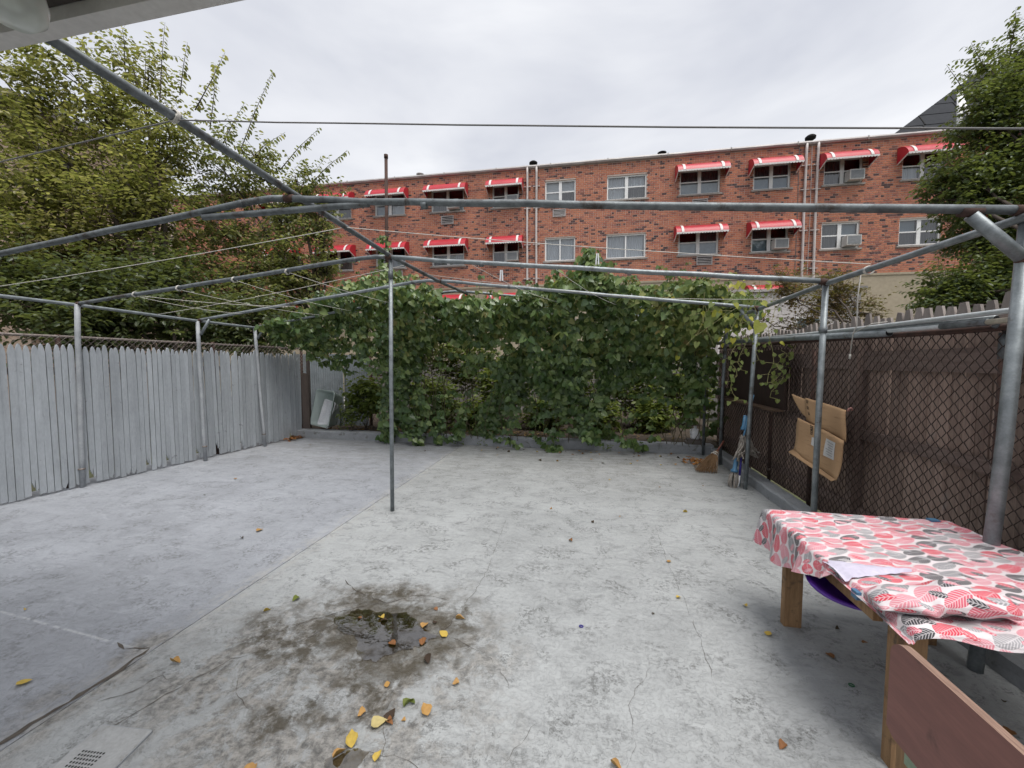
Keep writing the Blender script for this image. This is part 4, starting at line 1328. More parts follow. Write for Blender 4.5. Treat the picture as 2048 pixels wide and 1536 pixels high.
# ------------------------------------------------------------------ climbing vine over the rear of the frame
vine = thing('climbing_vine', 'big leafy bean vine draped over the rear pipes down to the kerb', 'vine', (-0.8, 7.1, 0))
VT = [(-6.1, 2.30), (-5.49, 2.42), (-4.9, 2.62), (-4.23, 2.85), (-3.63, 2.95), (-3.0, 2.80), (-2.33, 2.66), (-1.45, 2.60), (-0.61, 2.78), (0.0, 2.95), (0.5, 2.75), (0.94, 2.74), (1.67, 2.72), (2.2, 2.50), (2.4, 2.25)]
VB = [(-6.1, 1.95), (-5.6, 1.72), (-5.0, 1.66), (-4.5, 1.70), (-4.1, 1.45), (-3.8, 1.1), (-3.3, 1.6), (-2.6, 1.85), (-2.0, 1.75), (-1.5, 1.45), (-0.8, 1.3), (0, 1.5), (0.8, 1.65), (1.5, 1.75), (2.1, 1.85), (2.4, 1.95)]
vt = lambda x: float(np.interp(x, [a for a, _ in VT], [b for _, b in VT]))
vb = lambda x: float(np.interp(x, [a for a, _ in VB], [b for _, b in VB]))
VL = Leaves()
stems = MB()
PJ = []


def trifoliate(p, size, face):
    """three heart-shaped leaflets hanging from one stalk"""
    n0 = face + rvec(0.38)
    d0 = Vector((random.uniform(-.5, .5), random.uniform(-.25, .25), -1.0))
    for k in (-1, 0, 1):
        d = d0 + Vector((k * 0.85, 0, 0.25 * abs(k))) + rvec(0.15)
        VL.add(p + Vector((k * size * 0.22, 0, 0)), d, n0 + rvec(0.15), size * random.uniform(0.75, 1.15))


def in_gap(x, z):
    """thin places of the curtain where the garden shows through"""
    g1 = ((x + 2.45) / 0.75) ** 2 + ((z - 1.35) / 0.70) ** 2 < 1
    g2 = ((x + 1.75) / 0.55) ** 2 + ((z - 1.9) / 0.22) ** 2 < 1
    g3 = ((x - 1.0) / 0.75) ** 2 + ((z - 0.75) / 0.55) ** 2 < 1
    g4 = ((x + 0.95) / 0.5) ** 2 + ((z - 0.55) / 0.5) ** 2 < 1
    return 0.88 if g1 or g2 else (0.80 if g3 or g4 else 0.0)


# canopy blanket and its hanging front
for k in range(2100):
    x = random.uniform(-5.9, 2.35)
    y = random.uniform(5.95, 7.3) if x > -4.3 else random.uniform(6.3, 7.6)
    zt_ = vt(x) + 0.15 * math.sin(x * 4.3 + 1) * math.sin(x * 1.7) + 0.13 * math.sin(x * 9 + y * 3)
    z = zt_ - abs(random.gauss(0, 0.16)) - 0.10 * (y - 6.0)
    trifoliate(Vector((x, y, z)), random.choice((0.05, 0.07, 0.09, 0.11, 0.135)) * random.uniform(0.85, 1.1), Vector((0, -0.55, 0.9)))
for k in range(2500):
    x = random.uniform(-6.0, 2.3)
    zt_, zb_ = vt(x), vb(x) + 0.26 * math.sin(x * 4.1) + 0.16 * math.sin(x * 9.7)
    u_ = random.random() ** 1.15
    z = zt_ - u_ * (zt_ - zb_)
    if random.random() < in_gap(x, z) * 0.8:
        continue
    y = 5.95 + 0.75 * u_ + random.gauss(0, 0.12) + (0.35 if x < -4.3 else 0)
    trifoliate(Vector((x, y, z)), random.choice((0.05, 0.07, 0.09, 0.11, 0.135)) * random.uniform(0.85, 1.1), Vector((0, -0.8, 0.55)))
# curtain down to the kerb: hanging strands, some in front of the others, with dark slits between
for q in range(60):
    x0 = -4.0 + 6.15 * (q + random.uniform(-0.2, 1.2)) / 60
    front = random.random() < 0.45
    y0 = 6.96 + random.uniform(-0.14, 0.06) if front else 7.24 + random.uniform(-0.06, 0.08)
    zlow = random.choice((0.03, 0.08, 0.15, 0.25, 0.5, 0.9)) if front else random.choice((0.1, 0.15, 0.2, 0.3))
    if x0 > 1.5:
        zlow = max(zlow, random.uniform(0.3, 1.2))
    wob = random.uniform(0, 6.28)
    nl = int((2.4 - zlow) * (46 if front else 30))
    for k in range(nl):
        z = random.uniform(zlow, 2.4)
        x = x0 + 0.09 * math.sin(z * 2.6 + wob) + random.gauss(0, 0.07)
        if x < -4.05 or random.random() < in_gap(x, z):
            continue
        trifoliate(Vector((x, y0 + random.gauss(0, 0.055), z)), random.choice((0.045, 0.065, 0.085, 0.11, 0.13)) * random.uniform(0.85, 1.1), Vector((0, -0.9, 0.45)))
# tuft climbing above the third rafter, shoots on top, and the climb up the rusty pole
for k in range(120):
    u_ = k / 120
    trifoliate(Vector((0.02 + random.gauss(0, 0.22 * (1.12 - u_)), 6.0 + random.gauss(0, 0.12), 2.55 + u_ * 0.72)), random.uniform(0.08, 0.13), Vector((0, -0.7, 0.7)))
for k in range(120):
    x = random.uniform(-4.7, -3.2)
    trifoliate(Vector((x, 7.2 + random.gauss(0, 0.25), 2.75 + abs(random.gauss(0, 0.25)) + 0.5 * math.exp(-((x + 3.95) / 0.35) ** 2) * random.random())), random.uniform(0.08, 0.14), Vector((0, -0.7, 0.7)))
for k in range(55):
    u_ = k / 55
    trifoliate(Vector((-4.5 + random.gauss(0, 0.14 * (1.25 - u_)), 8.12 + random.gauss(0, 0.08), 2.6 + u_ * 1.9)), random.uniform(0.07, 0.12), Vector((0, -0.7, 0.7)))
for i in range(46):
    x = random.uniform(-5.2, 2.2)
    y = random.uniform(6.0, 6.9)
    z = vt(x)
    e = Vector((x + random.uniform(-.25, .25), y, z + random.uniform(0.08, 0.38)))
    stems.tube([(x, y, z - 0.15), e], [0.004, 0.002], 4, False)
    for q in range(4):
        trifoliate(Vector((x, y, z)).lerp(e, q / 3), random.uniform(0.05, 0.09), Vector((0, -0.6, 0.8)))
# supporting stems
for i in range(46):
    x = random.uniform(-3.9, 2.1)
    P = [Vector((x, 7.22 + random.uniform(-.05, .05), 0.1))]
    for k in range(7):
        P.append(Vector((x + random.gauss(0, 0.07), 7.05 + random.gauss(0, 0.05), 0.4 + k * 0.33)))
    stems.tube(P, random.choice((0.004, 0.006, 0.008)), 4, False)
stems.build('stem', mat_rough('vine_stem', (0.10, 0.10, 0.045), (0.07, 0.055, 0.03), 0.8, scale=20), vine, True)['kind'] = 'stuff'
# the leaflets that show largest are parts of their own, the rest one mass
VP, VD, VN, VS = (np.array(a) for a in (VL.P, VL.D, VL.N, VL.S))
VDu = unit(VD)
nrm = unit(VN - VDu * np.sum(VN * VDu, axis=1, keepdims=True))
view = unit(np.array([[0, 0, CAM_H]]) - VP)
dist = np.linalg.norm(VP - np.array([[0, 0, CAM_H]]), axis=1)
score = VS / dist * np.abs(np.sum(nrm * view, axis=1)) * (1.0 + 0.8 * (VP[:, 1] < 6.45)) * (VP[:, 2] > 0.3)
order = np.argsort(-score)
bigl, rest = order[:280], order[280:]
voff = np.array(LOC[vine.name])
M_vine_p = mat_leaf('vine_leaf_pale_lit', [(0.115, 0.172, 0.057), (0.184, 0.253, 0.081), (0.265, 0.333, 0.115), (0.380, 0.414, 0.138), (0.276, 0.207, 0.081)], 0.4, 0.4, 0.4)
light = (VP[rest][:, 2] > 1.75) & (RNG.random(len(rest)) < np.clip((VP[rest][:, 0] - 0.2) / 2.0 + 0.12, 0.25, 0.85))  # paler leaves to the right; those up high also paint the top highlights
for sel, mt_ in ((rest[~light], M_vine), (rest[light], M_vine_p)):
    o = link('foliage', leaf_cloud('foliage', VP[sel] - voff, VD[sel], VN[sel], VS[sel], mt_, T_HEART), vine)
    o['kind'] = 'stuff'
leaf_me = leaf_cloud('leaf', [(0, 0, 0)], [(0, 1, 0)], [(0, 0, 1)], [1.0], M_vine, T_HEART)


def place_leaf(me, p, d, n, s_, parent, name='leaf'):
    d = Vector(d).normalized()
    xv = d.cross(Vector(n)).normalized()
    nv = xv.cross(d)
    M3 = Matrix((xv, d, nv)).transposed()
    o = link(name, me, parent)
    o.matrix_local = Matrix.Translation(Vector(p) - (LOC[parent.name] if parent is not None else Vector((0, 0, 0)))) @ M3.to_4x4() @ Matrix.Scale(s_, 4)
    return o


for i in bigl:
    place_leaf(leaf_me, VP[i], VD[i], VN[i], float(VS[i]), vine)

# yellowing tendrils at the right end of the vine
yv = thing('yellowed_vine', 'pale yellow-green vine tendrils dangling beside the third right post', 'vine', (1.9, 5.6, 1.8))
ym = leaf_cloud('leaf', [(0, 0, 0)], [(0, 1, 0)], [(0, 0, 1)], [1.0], M_vine_y, T_HEART)
yg = leaf_cloud('leaf', [(0, 0, 0)], [(0, 1, 0)], [(0, 0, 1)], [1.0], mat_leaf('tendril_leaf', [(0.14, 0.19, 0.06), (0.22, 0.27, 0.08), (0.30, 0.34, 0.12)], 0.4), T_HEART)
ys = MB()
TD = [((1466, 690), (1468, 800), 4.55), ((1545, 575), (1540, 770), 4.45), ((1590, 680), (1545, 795), 4.4), ((1515, 560), (1520, 720), 4.5), ((1570, 700), (1550, 765), 4.4), ((1490, 600), (1482, 740), 4.55)]
for (a, b, dp) in TD:
    A, B = at(*a, dp), at(*b, dp)
    P = [A.lerp(B, k / 9) + Vector((0.04 * math.sin(k * 1.3 + a[0]), random.uniform(-.03, .03), 0)) for k in range(10)]
    ys.tube(P, 0.003, 4, False)
    for k in range(1, 10):
        for q in range(2):
            s_ = Vector((random.uniform(-.09, .09), random.uniform(-.05, .05), random.uniform(-.05, .03)))
            ys.tube([P[k], P[k] + s_], 0.002, 3, False)
            place_leaf(yg, P[k] + s_, (random.uniform(-.6, .6), random.uniform(-.4, .4), -1), (random.uniform(-.5, .5), -1, .5), random.uniform(0.03, 0.06), yv)
for (px, py, s_) in ((1530, 563, .10), (1495, 560, .07), (1537, 575, .08), (1480, 590, .08), (1523, 610, .10), (1522, 650, .17), (1470, 612, .08), (1500, 640, .06), (1560, 690, .07), (1595, 675, .06), (1455, 640, .07), (1465, 575, .06)):
    place_leaf(ym, at(px, py - 6, 4.42), (random.uniform(-.8, .8), -0.3, -0.6), (random.uniform(-.3, .3), -0.8, .8), s_, yv)
for k in range(150):
    px_, py_ = random.gauss(1440, 48), random.gauss(625, 38)
    q_ = at(px_, py_, random.uniform(4.7, 5.7))
    if q_.x > 2.2:
        continue
    place_leaf(ym if random.random() < 0.22 else yg, q_, (random.uniform(-.7, .7), random.uniform(-.3, .3), -0.8), (random.uniform(-.4, .4), -0.8, .7), random.uniform(0.04, 0.095), yv)
for k in range(10):
    A, B = at(random.uniform(1370, 1500), random.uniform(570, 640), 5.0), at(random.uniform(1370, 1500), random.uniform(620, 720), 5.0)
    ys.tube([A, A.lerp(B, 0.5) + rvec(0.05), B], 0.003, 4, False)
ys.tube([at(1400, 640, 5.3), at(1460, 600, 4.9), at(1490, 560, 4.6), at(1530, 560, 4.4)], 0.003, 4, False)
ys.build('stem', mat_rough('tendril_stem', (0.26, 0.27, 0.10), (0.2, 0.18, 0.08), 0.7, scale=20), yv, True)['kind'] = 'stuff'

# rusty pole behind the vine
po = thing('rusty_pole', 'tall rusty steel pole rising above the vine', 'pole', (-4.5, 8.25, 0))
MB().tube([(-4.5, 8.25, 0), (-4.5, 8.25, 4.3), (-4.48, 8.25, 6.2)], 0.036, 10).build('shaft', M_rust, po, True)
MB().tube([(-4.48, 8.25, 6.17), (-4.48, 8.25, 6.25)], 0.045, 10).build('cap', M_rust, po, True)

# ------------------------------------------------------------------ left rear corner: panels, gate, tubs
M_corr = mat_rough('grey_corrugated_sheet', (0.27, 0.30, 0.32), (0.20, 0.225, 0.24), 0.6, 0.2, scale=5, bump=0.1, dirt=(0.12, 0.11, 0.10), dirt_amt=0.35)


def corrugated(x0, x1, y, z0, z1, label, name='corrugated_panel', pitch=0.06):
    m = MB()
    n = int((x1 - x0) / pitch * 4)
    for i in range(n + 1):
        x = x0 + (x1 - x0) * i / n
        yy = y + (0.012 if (i % 4) in (1, 2) else 0)
        m.v += [(x, yy, z0), (x, yy, z1)]
    m.f = [(2 * i, 2 * i + 2, 2 * i + 3, 2 * i + 1) for i in range(n)]
    k = len(m.v)
    m.v += [(p[0], p[1] + 0.004, p[2]) for p in list(m.v)]
    m.f += [(k + 2 * i + 1, k + 2 * i + 3, k + 2 * i + 2, k + 2 * i) for i in range(n)]
    return m.solo(name, M_corr, label, 'panel')


corrugated(-6.9, -5.62, 8.15, 0.1, 1.80, 'grey ribbed panel directly behind the plastic tubs')
corrugated(-5.66, -5.04, 8.25, 0.1, 1.78, 'narrower grey ribbed panel right of the tubs, further back')
bp = MB().prism([(-6.12, 7.42, 0.02), (-5.93, 7.40, 0.02), (-5.95, 7.40, 1.35), (-6.13, 7.42, 1.38)], (0.0, 0.022, 0))
bp.solo('loose_board', mat_rough('old_brown_plank', (0.13, 0.10, 0.085), (0.09, 0.07, 0.06), 0.9, scale=10, stretch=(3, 3, .3)), 'weathered brown plank standing between the picket fence and the ribbed panel', 'board')
MB().bar((-6.06, 7.56, 0.1), (-6.08, 7.58, 1.82), 0.055, 0.055, (0, 1, 0)).solo('fence_post', mat_rough('brown_post', (0.11, 0.09, 0.08), None, 0.9), 'thin wooden post at the rear left corner beside the tubs', 'post')
# rear garden fence beyond the bed
rf = thing('garden_fence', 'pale weathered board fence at the far end of the garden bed', 'fence', (-2, 12.1, 0))
fbm = MB().prism([(x, -0.01, z) for x, z in ((-0.07, 0), (0.07, 0), (0.07, 0.97), (0.035, 1), (-0.035, 1), (-0.07, 0.97))], (0, 0.02, 0)).mesh('board', mat_rough('pale_boards', (0.24, 0.225, 0.21), (0.15, 0.14, 0.13), 0.85, scale=9, stretch=(3, 3, .3), per_object=0.3))
x = -8.0
while x < 4.5:
    o = link('board', fbm, rf)
    o.location = Vector((x, 12.1, 0)) - LOC[rf.name]
    o.scale = (1, 1, 1.62 + random.uniform(-.02, .02))
    x += 0.147
for z in (0.4, 1.3):
    MB().bar((-8, 12.135, z), (4.5, 12.135, z), 0.04, 0.09).build('rail', M_rail, rf)
gp = thing('garden_gate_frame', 'dark rusty gate post with wire mesh right of the ribbed panels', 'gate', (-4.95, 8.3, 0))
MB().tube([(-5.0, 8.3, 0), (-5.0, 8.3, 1.95)], 0.032, 8).build('post', M_rust, gp, True)
MB().tube([(-5.0, 8.3, 1.30), (-4.2, 8.32, 1.30)], 0.016, 8).build('rail', M_rust, gp, True)
MB().tube([(-5.0, 8.3, 1.80), (-4.2, 8.32, 1.80)], 0.016, 8).build('rail', M_rust, gp, True)
chain_mesh((-5.0, 8.31), (-4.2, 8.33), 0.2, 1.8, 0.075, 0.0022, M_palewire, gp)
MB().tube([(-5.42, 7.75, 0.1), (-5.42, 7.75, 1.05)], 0.018, 8).solo('garden_stake', mat_rough('grey_stake', (0.22, 0.24, 0.23), None, 0.7), 'slim grey stake in the bed right of the tubs', 'stake', True)

# plastic tubs
t = NT('clear_green_plastic')
p_ = t.n('BsdfPrincipled', **{'Base__Color': (0.48, 0.55, 0.52), 'Roughness': 0.32})
tr = t.n('BsdfTransparent', Color=(0.75, 0.85, 0.82))
mx = t.n('MixShader', Fac=0.28)
t.t.links.new(p_.outputs[0], mx.inputs[1])
t.t.links.new(tr.outputs[0], mx.inputs[2])
t.t.links.new(mx.outputs[0], t.out.inputs['Surface'])
M_clear = t.m
M_tubw = mat_rough('white_tub_plastic', (0.82, 0.83, 0.84), (0.72, 0.73, 0.75), 0.35, scale=5, bump=0.04)


def rrect(w, h, r, n=5):
    P = []
    for cx, cy, a0 in ((w / 2 - r, h / 2 - r, 0), (-w / 2 + r, h / 2 - r, 90), (-w / 2 + r, -h / 2 + r, 180), (w / 2 - r, -h / 2 + r, 270)):
        for k in range(n + 1):
            a = R(a0 + 90 * k / n)
            P.append((cx + r * math.cos(a), cy + r * math.sin(a)))
    return P


def tub(name, label, mat, w, h, depth, M4):
    """open tub: floor, tapered wall, rolled rim; local z is the opening direction"""
    loops = [(0.80, 0.0), (0.84, 0.02), (0.97, depth - 0.012), (1.03, depth - 0.01), (1.03, depth), (0.95, depth), (0.82, 0.03), (0.78, 0.012)]
    m = MB()
    base = rrect(w, h, min(w, h) * 0.13)
    n = len(base)
    for s_, z_ in loops:
        for x_, y_ in base:
            m.v.append(tuple(M4 @ Vector((x_ * s_ if abs(s_) else 0, y_ * (1 - (1 - s_) * w / h), z_))))
    for i in range(len(loops) - 1):
        for k in range(n):
            k2 = (k + 1) % n
            m.f.append((i * n + k, i * n + k2, (i + 1) * n + k2, (i + 1) * n + k))
    m.f.append(tuple(range(n - 1, -1, -1)))
    m.f.append(tuple((len(loops) - 1) * n + k for k in range(n)))
    return m.solo(name, mat, label, 'tub', True, 'plastic tubs leaning in the corner')


Mt = Matrix.Translation((-5.555, 7.66, 0.56)) @ Matrix.Rotation(R(-16), 4, 'Z') @ Matrix.Rotation(R(78), 4, 'X') @ Matrix.Rotation(R(-4), 4, 'Z')
tub('plastic_tub', 'large translucent green tub leaning on edge in the rear left corner', M_clear, 0.60, 0.78, 0.27, Mt)
Mt = Matrix.Translation((-5.50, 7.535, 0.47)) @ Matrix.Rotation(R(-16), 4, 'Z') @ Matrix.Rotation(R(78), 4, 'X') @ Matrix.Rotation(R(-12), 4, 'Z')
tub('plastic_tub', 'smaller white tub standing inside the translucent tub', M_tubw, 0.36, 0.58, 0.13, Mt)
MB().box(-5.35, -5.0, 7.5, 7.62, 0.165, 0.19).solo('wood_scrap', M_rail, 'dark scrap of wood on the kerb beside the tubs', 'wood scrap')

# white jug on the kerb at the right
jg = thing('plastic_jug', 'white plastic jug on stacked bricks at the right end of the rear kerb', 'jug', (1.88, 7.27, 0.26))
MB().lathe([(0.0, 0), (0.075, 0), (0.085, 0.03), (0.08, 0.10), (0.055, 0.16), (0.025, 0.185), (0.022, 0.20)], (1.88, 7.27, 0.26), 16).build('body', M_tubw, jg, True)
MB().lathe([(0.028, 0.20), (0.028, 0.222), (0.0, 0.222)], (1.88, 7.27, 0.26), 12).build('cap', M_tubw, jg, True)
MB().tube([(1.82, 7.24, 0.44), (1.79, 7.23, 0.42), (1.79, 7.23, 0.36), (1.81, 7.23, 0.33)], 0.010, 6).build('handle', M_tubw, jg, True)
M_pav = mat_rough('grey_paver', (0.16, 0.14, 0.13), None, 0.9, scale=12)
MB().box(1.72, 1.97, 7.19, 7.34, 0.166, 0.212).solo('paver_brick', M_pav, 'lower grey brick under the white jug', 'brick')
MB().box(1.74, 1.98, 7.20, 7.33, 0.213, 0.259).solo('paver_brick', M_pav, 'upper grey brick directly under the white jug', 'brick')

# corn broom leaning on the kerb
brm = thing('straw_broom', 'straw hand broom lying against the right kerb near the vine', 'broom', (1.75, 6.1, 0))
Bh, Bt = Vector((2.06, 6.38, 0.40)), Vector((1.93, 6.27, 0.25))
MB().tube([Bh, Bh.lerp(Bt, 0.5), Bt], [0.013, 0.013, 0.015], 8).build('handle', mat_rough('broom_handle', (0.20, 0.07, 0.05), None, 0.6), brm, True)
M_straw = mat_rough('straw', (0.30, 0.19, 0.10), (0.19, 0.11, 0.055), 0.85, scale=40, per_object=0.3)
bm_ = MB()
for k in range(170):
    s0 = Bt + rvec(0.012)
    e = Vector((1.68 + random.uniform(-0.12, 0.17), 6.03 + random.uniform(-0.12, 0.08), random.uniform(0.004, 0.045)))
    mid_ = s0.lerp(e, 0.5) + Vector((0, 0, 0.02)) + rvec(0.012)
    bm_.tube([s0, mid_, e], [0.004, 0.004, 0.002], 3, False)
bm_.build('bristles', M_straw, brm, True)
for u_ in (0.06, 0.16):
    p = Bt.lerp(Vector((1.68, 6.05, 0.03)), u_)
    MB().tube([p - (Bh - Bt).normalized() * 0.006, p + (Bh - Bt).normalized() * 0.006], 0.034 + u_ * 0.12, 10).build('binding', M_rope, brm, True)

# mops leaning on the third right post
M_blue = mat_rough('blue_plastic', (0.075, 0.20, 0.33), (0.055, 0.15, 0.26), 0.4, scale=8, bump=0.05)
M_purple_p = mat_rough('violet_plastic', (0.04, 0.03, 0.25), (0.03, 0.02, 0.18), 0.4, scale=8, bump=0.05)
M_string = mat_rough('mop_string', (0.38, 0.35, 0.31), (0.24, 0.21, 0.18), 0.9, scale=30)


def strands(m, top, bot, n, r, spread):
    for k in range(n):
        a = random.uniform(0, 6.28)
        o_ = Vector((math.cos(a), math.sin(a), 0)) * r
        P = [top + o_ * 0.25, top.lerp(bot, 0.3) + o_ * spread, top.lerp(bot, 0.7) + o_ * spread * 1.1 + rvec(0.006), bot + o_ * 0.9 + rvec(0.008)]
        m.tube(P, 0.0055, 4, False)
    return m


mp = thing('string_mop', 'blue-handled string mop standing head down against the third right post', 'mop', (1.86, 5.37, 0))
MB().tube([(1.88, 5.37, 0.21), (1.955, 5.39, 0.55), (2.08, 5.42, 1.19)], 0.0125, 8).build('handle', M_blue, mp, True)
MB().tube([(1.866, 5.36, 0.20), (1.866, 5.36, 0.225), (1.868, 5.36, 0.23), (1.885, 5.363, 0.38)], [0.044, 0.044, 0.025, 0.022], 12).build('socket', M_blue, mp, True)
strands(MB(), Vector((1.865, 5.36, 0.205)), Vector((1.855, 5.36, 0.012)), 46, 0.05, 1.0).build('mop_head', M_string, mp, True)
mp2 = thing('string_mop', 'upturned string mop with blue socket, its head resting halfway up the post', 'mop', (1.93, 5.40, 0))
MB().tube([(1.945, 5.41, 0.005), (1.96, 5.42, 0.36)], 0.012, 8).build('handle', M_blue, mp2, True)
MB().tube([(1.99, 5.43, 0.74), (1.985, 5.43, 0.765), (1.985, 5.43, 0.78), (2.0, 5.44, 0.92)], [0.04, 0.04, 0.023, 0.02], 12).build('socket', M_blue, mp2, True)
hd = MB()
for k in range(60):
    a = random.uniform(-1.3, 1.3)
    c0 = Vector((1.97, 5.35, 0.62))
    c1 = Vector((1.90, 5.33, 0.40)) if k % 2 else Vector((2.09, 5.38, 0.44))
    P = [c0 + rvec(0.012) + Vector((0.03 * (1 if k % 2 == 0 else -1), 0, 0.04)), c0.lerp(c1, 0.45) + rvec(0.028), c1 + rvec(0.03)]
    hd.tube(P, 0.006, 4, False)
hd.build('mop_head', M_string, mp2, True)
pl_ = thing('broom_pole', 'violet pole with a white tip leaning behind the third right post', 'pole', (1.90, 5.35, 0))
MB().tube([(1.925, 5.345, 0.16), (1.96, 5.40, 0.45)], 0.013, 8).build('grip', M_purple_p, pl_, True)
MB().tube([(1.905, 5.33, 0.004), (1.925, 5.345, 0.16)], 0.0105, 8).build('tip', M_tubw, pl_, True)

# flattened carton tied to the right fence
t = NT('corrugated_cardboard')
v = t.pos()
c = t.mix(t.noise(v, 6, 5, 0.6), (0.47, 0.30, 0.165), (0.37, 0.225, 0.118))
sz = t.n('SeparateXYZ', Vector=v).outputs[2]
fl = t.math('SINE', t.math('MULTIPLY', sz, 700.0))
cz = t.noise(t.mapping(v, (1, 0.8, 8)), 6, 5, 0.6)
c = t.mix(t.ramp(cz, [(0.55, 0.0), (0.75, 0.6)]), c, (0.20, 0.11, 0.055))
t.principled(**{'Base__Color': c, 'Roughness': 0.85, 'Normal': t.bump(t.math('ADD', t.math('MULTIPLY', fl, 0.3), t.math('MULTIPLY', cz, 4.0)), 0.35, 0.004)})
M_card = t.m
cb = thing('cardboard_carton', 'flattened brown carton tied to the chain link behind the second right post', 'carton', (2.2, 4.2, 0.54))


def card_at(corners, bow, ripple, u_, w_, off=0.0):
    A, B, C_, D_ = (Vector(p) for p in corners)
    p = A.lerp(B, u_).lerp(D_.lerp(C_, u_), w_)
    p.x += bow * (1 - (2 * w_ - 1) ** 2) + ripple * math.sin(u_ * 7 + w_ * 5) - off
    return p


def card(name, corners, bow, parent, mat=None, th=0.006, n=10, ripple=0.0):
    """curved cardboard panel through four corners (bottom-near, bottom-far, top-far, top-near), bowed towards the yard"""
    A, B, C_, D_ = (Vector(p) for p in corners)
    m = MB()
    for j in range(n + 1):
        for i in range(n + 1):
            u_, w_ = i / n, j / n
            p = A.lerp(B, u_).lerp(D_.lerp(C_, u_), w_)
            p.x += bow * (1 - (2 * w_ - 1) ** 2) + ripple * math.sin(u_ * 7 + w_ * 5)
            m.v.append(tuple(p))
    N_ = n + 1
    for j in range(n):
        for i in range(n):
            a = j * N_ + i
            m.f.append((a, a + N_, a + N_ + 1, a + 1))
    k = len(m.v)
    m.v += [(p[0] + th, p[1], p[2]) for p in list(m.v)]
    for j in range(n):
        for i in range(n):
            a = k + j * N_ + i
            m.f.append((a, a + 1, a + N_ + 1, a + N_))
    rim = [i for i in range(N_)] + [j * N_ + n for j in range(1, N_)] + [n * N_ + i for i in range(n - 1, -1, -1)] + [j * N_ for j in range(n - 1, 0, -1)]
    for i in range(len(rim)):
        a, b = rim[i], rim[(i + 1) % len(rim)]
        m.f.append((a, b, k + b, k + a))
    return m.build(name, mat or M_card, parent, True)


LOWC = ((2.10, 3.74, 0.59), (2.085, 4.43, 0.70), (2.11, 4.40, 1.04), (2.10, 3.65, 0.95))
UPC = ((2.14, 3.71, 0.93), (2.145, 4.33, 1.02), (2.14, 4.34, 1.25), (2.135, 3.71, 1.20))
card('lower_panel', LOWC, 0.006, cb, ripple=0.008)
card('upper_panel', UPC, -0.006, cb, ripple=0.006)
card('flap', ((2.20, 4.25, 0.99), (2.20, 4.50, 1.06), (2.18, 4.70, 1.26), (2.19, 4.42, 1.22)), -0.01, cb)
card('bottom_flap', ((2.075, 3.76, 0.575), (2.052, 4.45, 0.672), (2.084, 4.43, 0.705), (2.099, 3.745, 0.595)), 0.0, cb, n=4)
M_label = mat_rough('paper_label', (0.66, 0.65, 0.64), (0.55, 0.54, 0.53), 0.6, scale=5, bump=0.03)
M_ink = mat_rough('black_ink', (0.025, 0.022, 0.02), (0.02, 0.018, 0.016), 0.7)
M_inkg = mat_rough('grey_ink', (0.30, 0.30, 0.31), (0.26, 0.26, 0.27), 0.7)


def on_card(name, mat, corners, bow, rip, quad, parent, off, n=5):
    m = MB()
    for j in range(n + 1):
        for i in range(n + 1):
            a = Vector(quad[0]).lerp(Vector(quad[1]), i / n).lerp(Vector(quad[3]).lerp(Vector(quad[2]), i / n), j / n)
            m.v.append(tuple(card_at(corners, bow, rip, a.x, a.y, off)))
    m.f = [(j * (n + 1) + i, (j + 1) * (n + 1) + i, (j + 1) * (n + 1) + i + 1, j * (n + 1) + i + 1) for j in range(n) for i in range(n)]
    return m.build(name, mat, parent, True)


lb = on_card('label', M_label, LOWC, 0.006, 0.008, ((0.12, 0.42), (0.31, 0.40), (0.33, 0.84), (0.13, 0.86)), cb, 0.0025)
for k in range(6):
    w_ = 0.78 - k * 0.06
    on_card('printed_line', M_inkg, LOWC, 0.006, 0.008, ((0.155, w_), (0.285 - 0.02 * (k % 3), w_), (0.285 - 0.02 * (k % 3), w_ + 0.016), (0.155, w_ + 0.016)), lb, 0.0042, 2)
on_card('label', M_label, LOWC, 0.006, 0.008, ((0.545, 0.46), (0.62, 0.46), (0.64, 0.66), (0.54, 0.68)), cb, 0.0025)
for cs, bw_, rp_, u0, w0, s_ in ((UPC, -0.006, 0.006, 0.92, 0.86, .07), (UPC, -0.006, 0.006, 0.915, 0.60, .065), (UPC, -0.006, 0.006, 0.90, 0.36, .055), (LOWC, 0.006, 0.008, 0.66, 0.90, .07), (LOWC, 0.006, 0.008, 0.66, 0.77, .065)):
    for (a, b) in (((-.4, .8), (.4, .9)), ((-.4, 0), (.4, .1)), ((-.25, -.9), (-.12, .9)), ((.22, -.8), (.35, .8)), ((-.3, -.8), (.35, -.62))):
        hz = abs(a[1] - b[1]) < 0.3
        q = ((u0 - b[0] * s_, w0 + a[1] * s_), (u0 - a[0] * s_, w0 + a[1] * s_), (u0 - a[0] * s_, w0 + (b[1] + (0.15 if hz else 0)) * s_), (u0 - b[0] * s_, w0 + (b[1] + (0.15 if hz else 0)) * s_))
        on_card('printed_mark', M_ink, cs, bw_, rp_, q, cb, 0.0025, 1)
MB().tube([(2.145, 3.705, 1.19), (2.15, 3.70, 1.215), (2.165, 3.70, 1.22), (2.175, 3.70, 1.20)], 0.009, 6).build('tie', mat_rough('faded_red_tie', (0.40, 0.20, 0.17), None, 0.7), cb, True)

# ------------------------------------------------------------------ table with printed cloth
t = NT('printed_tablecloth')
uvn = t.coord('UV')
sp = t.n('SeparateXYZ', Vector=uvn)
U_, V_ = sp.outputs[0], sp.outputs[1]
cw, ch = 0.104, 0.058


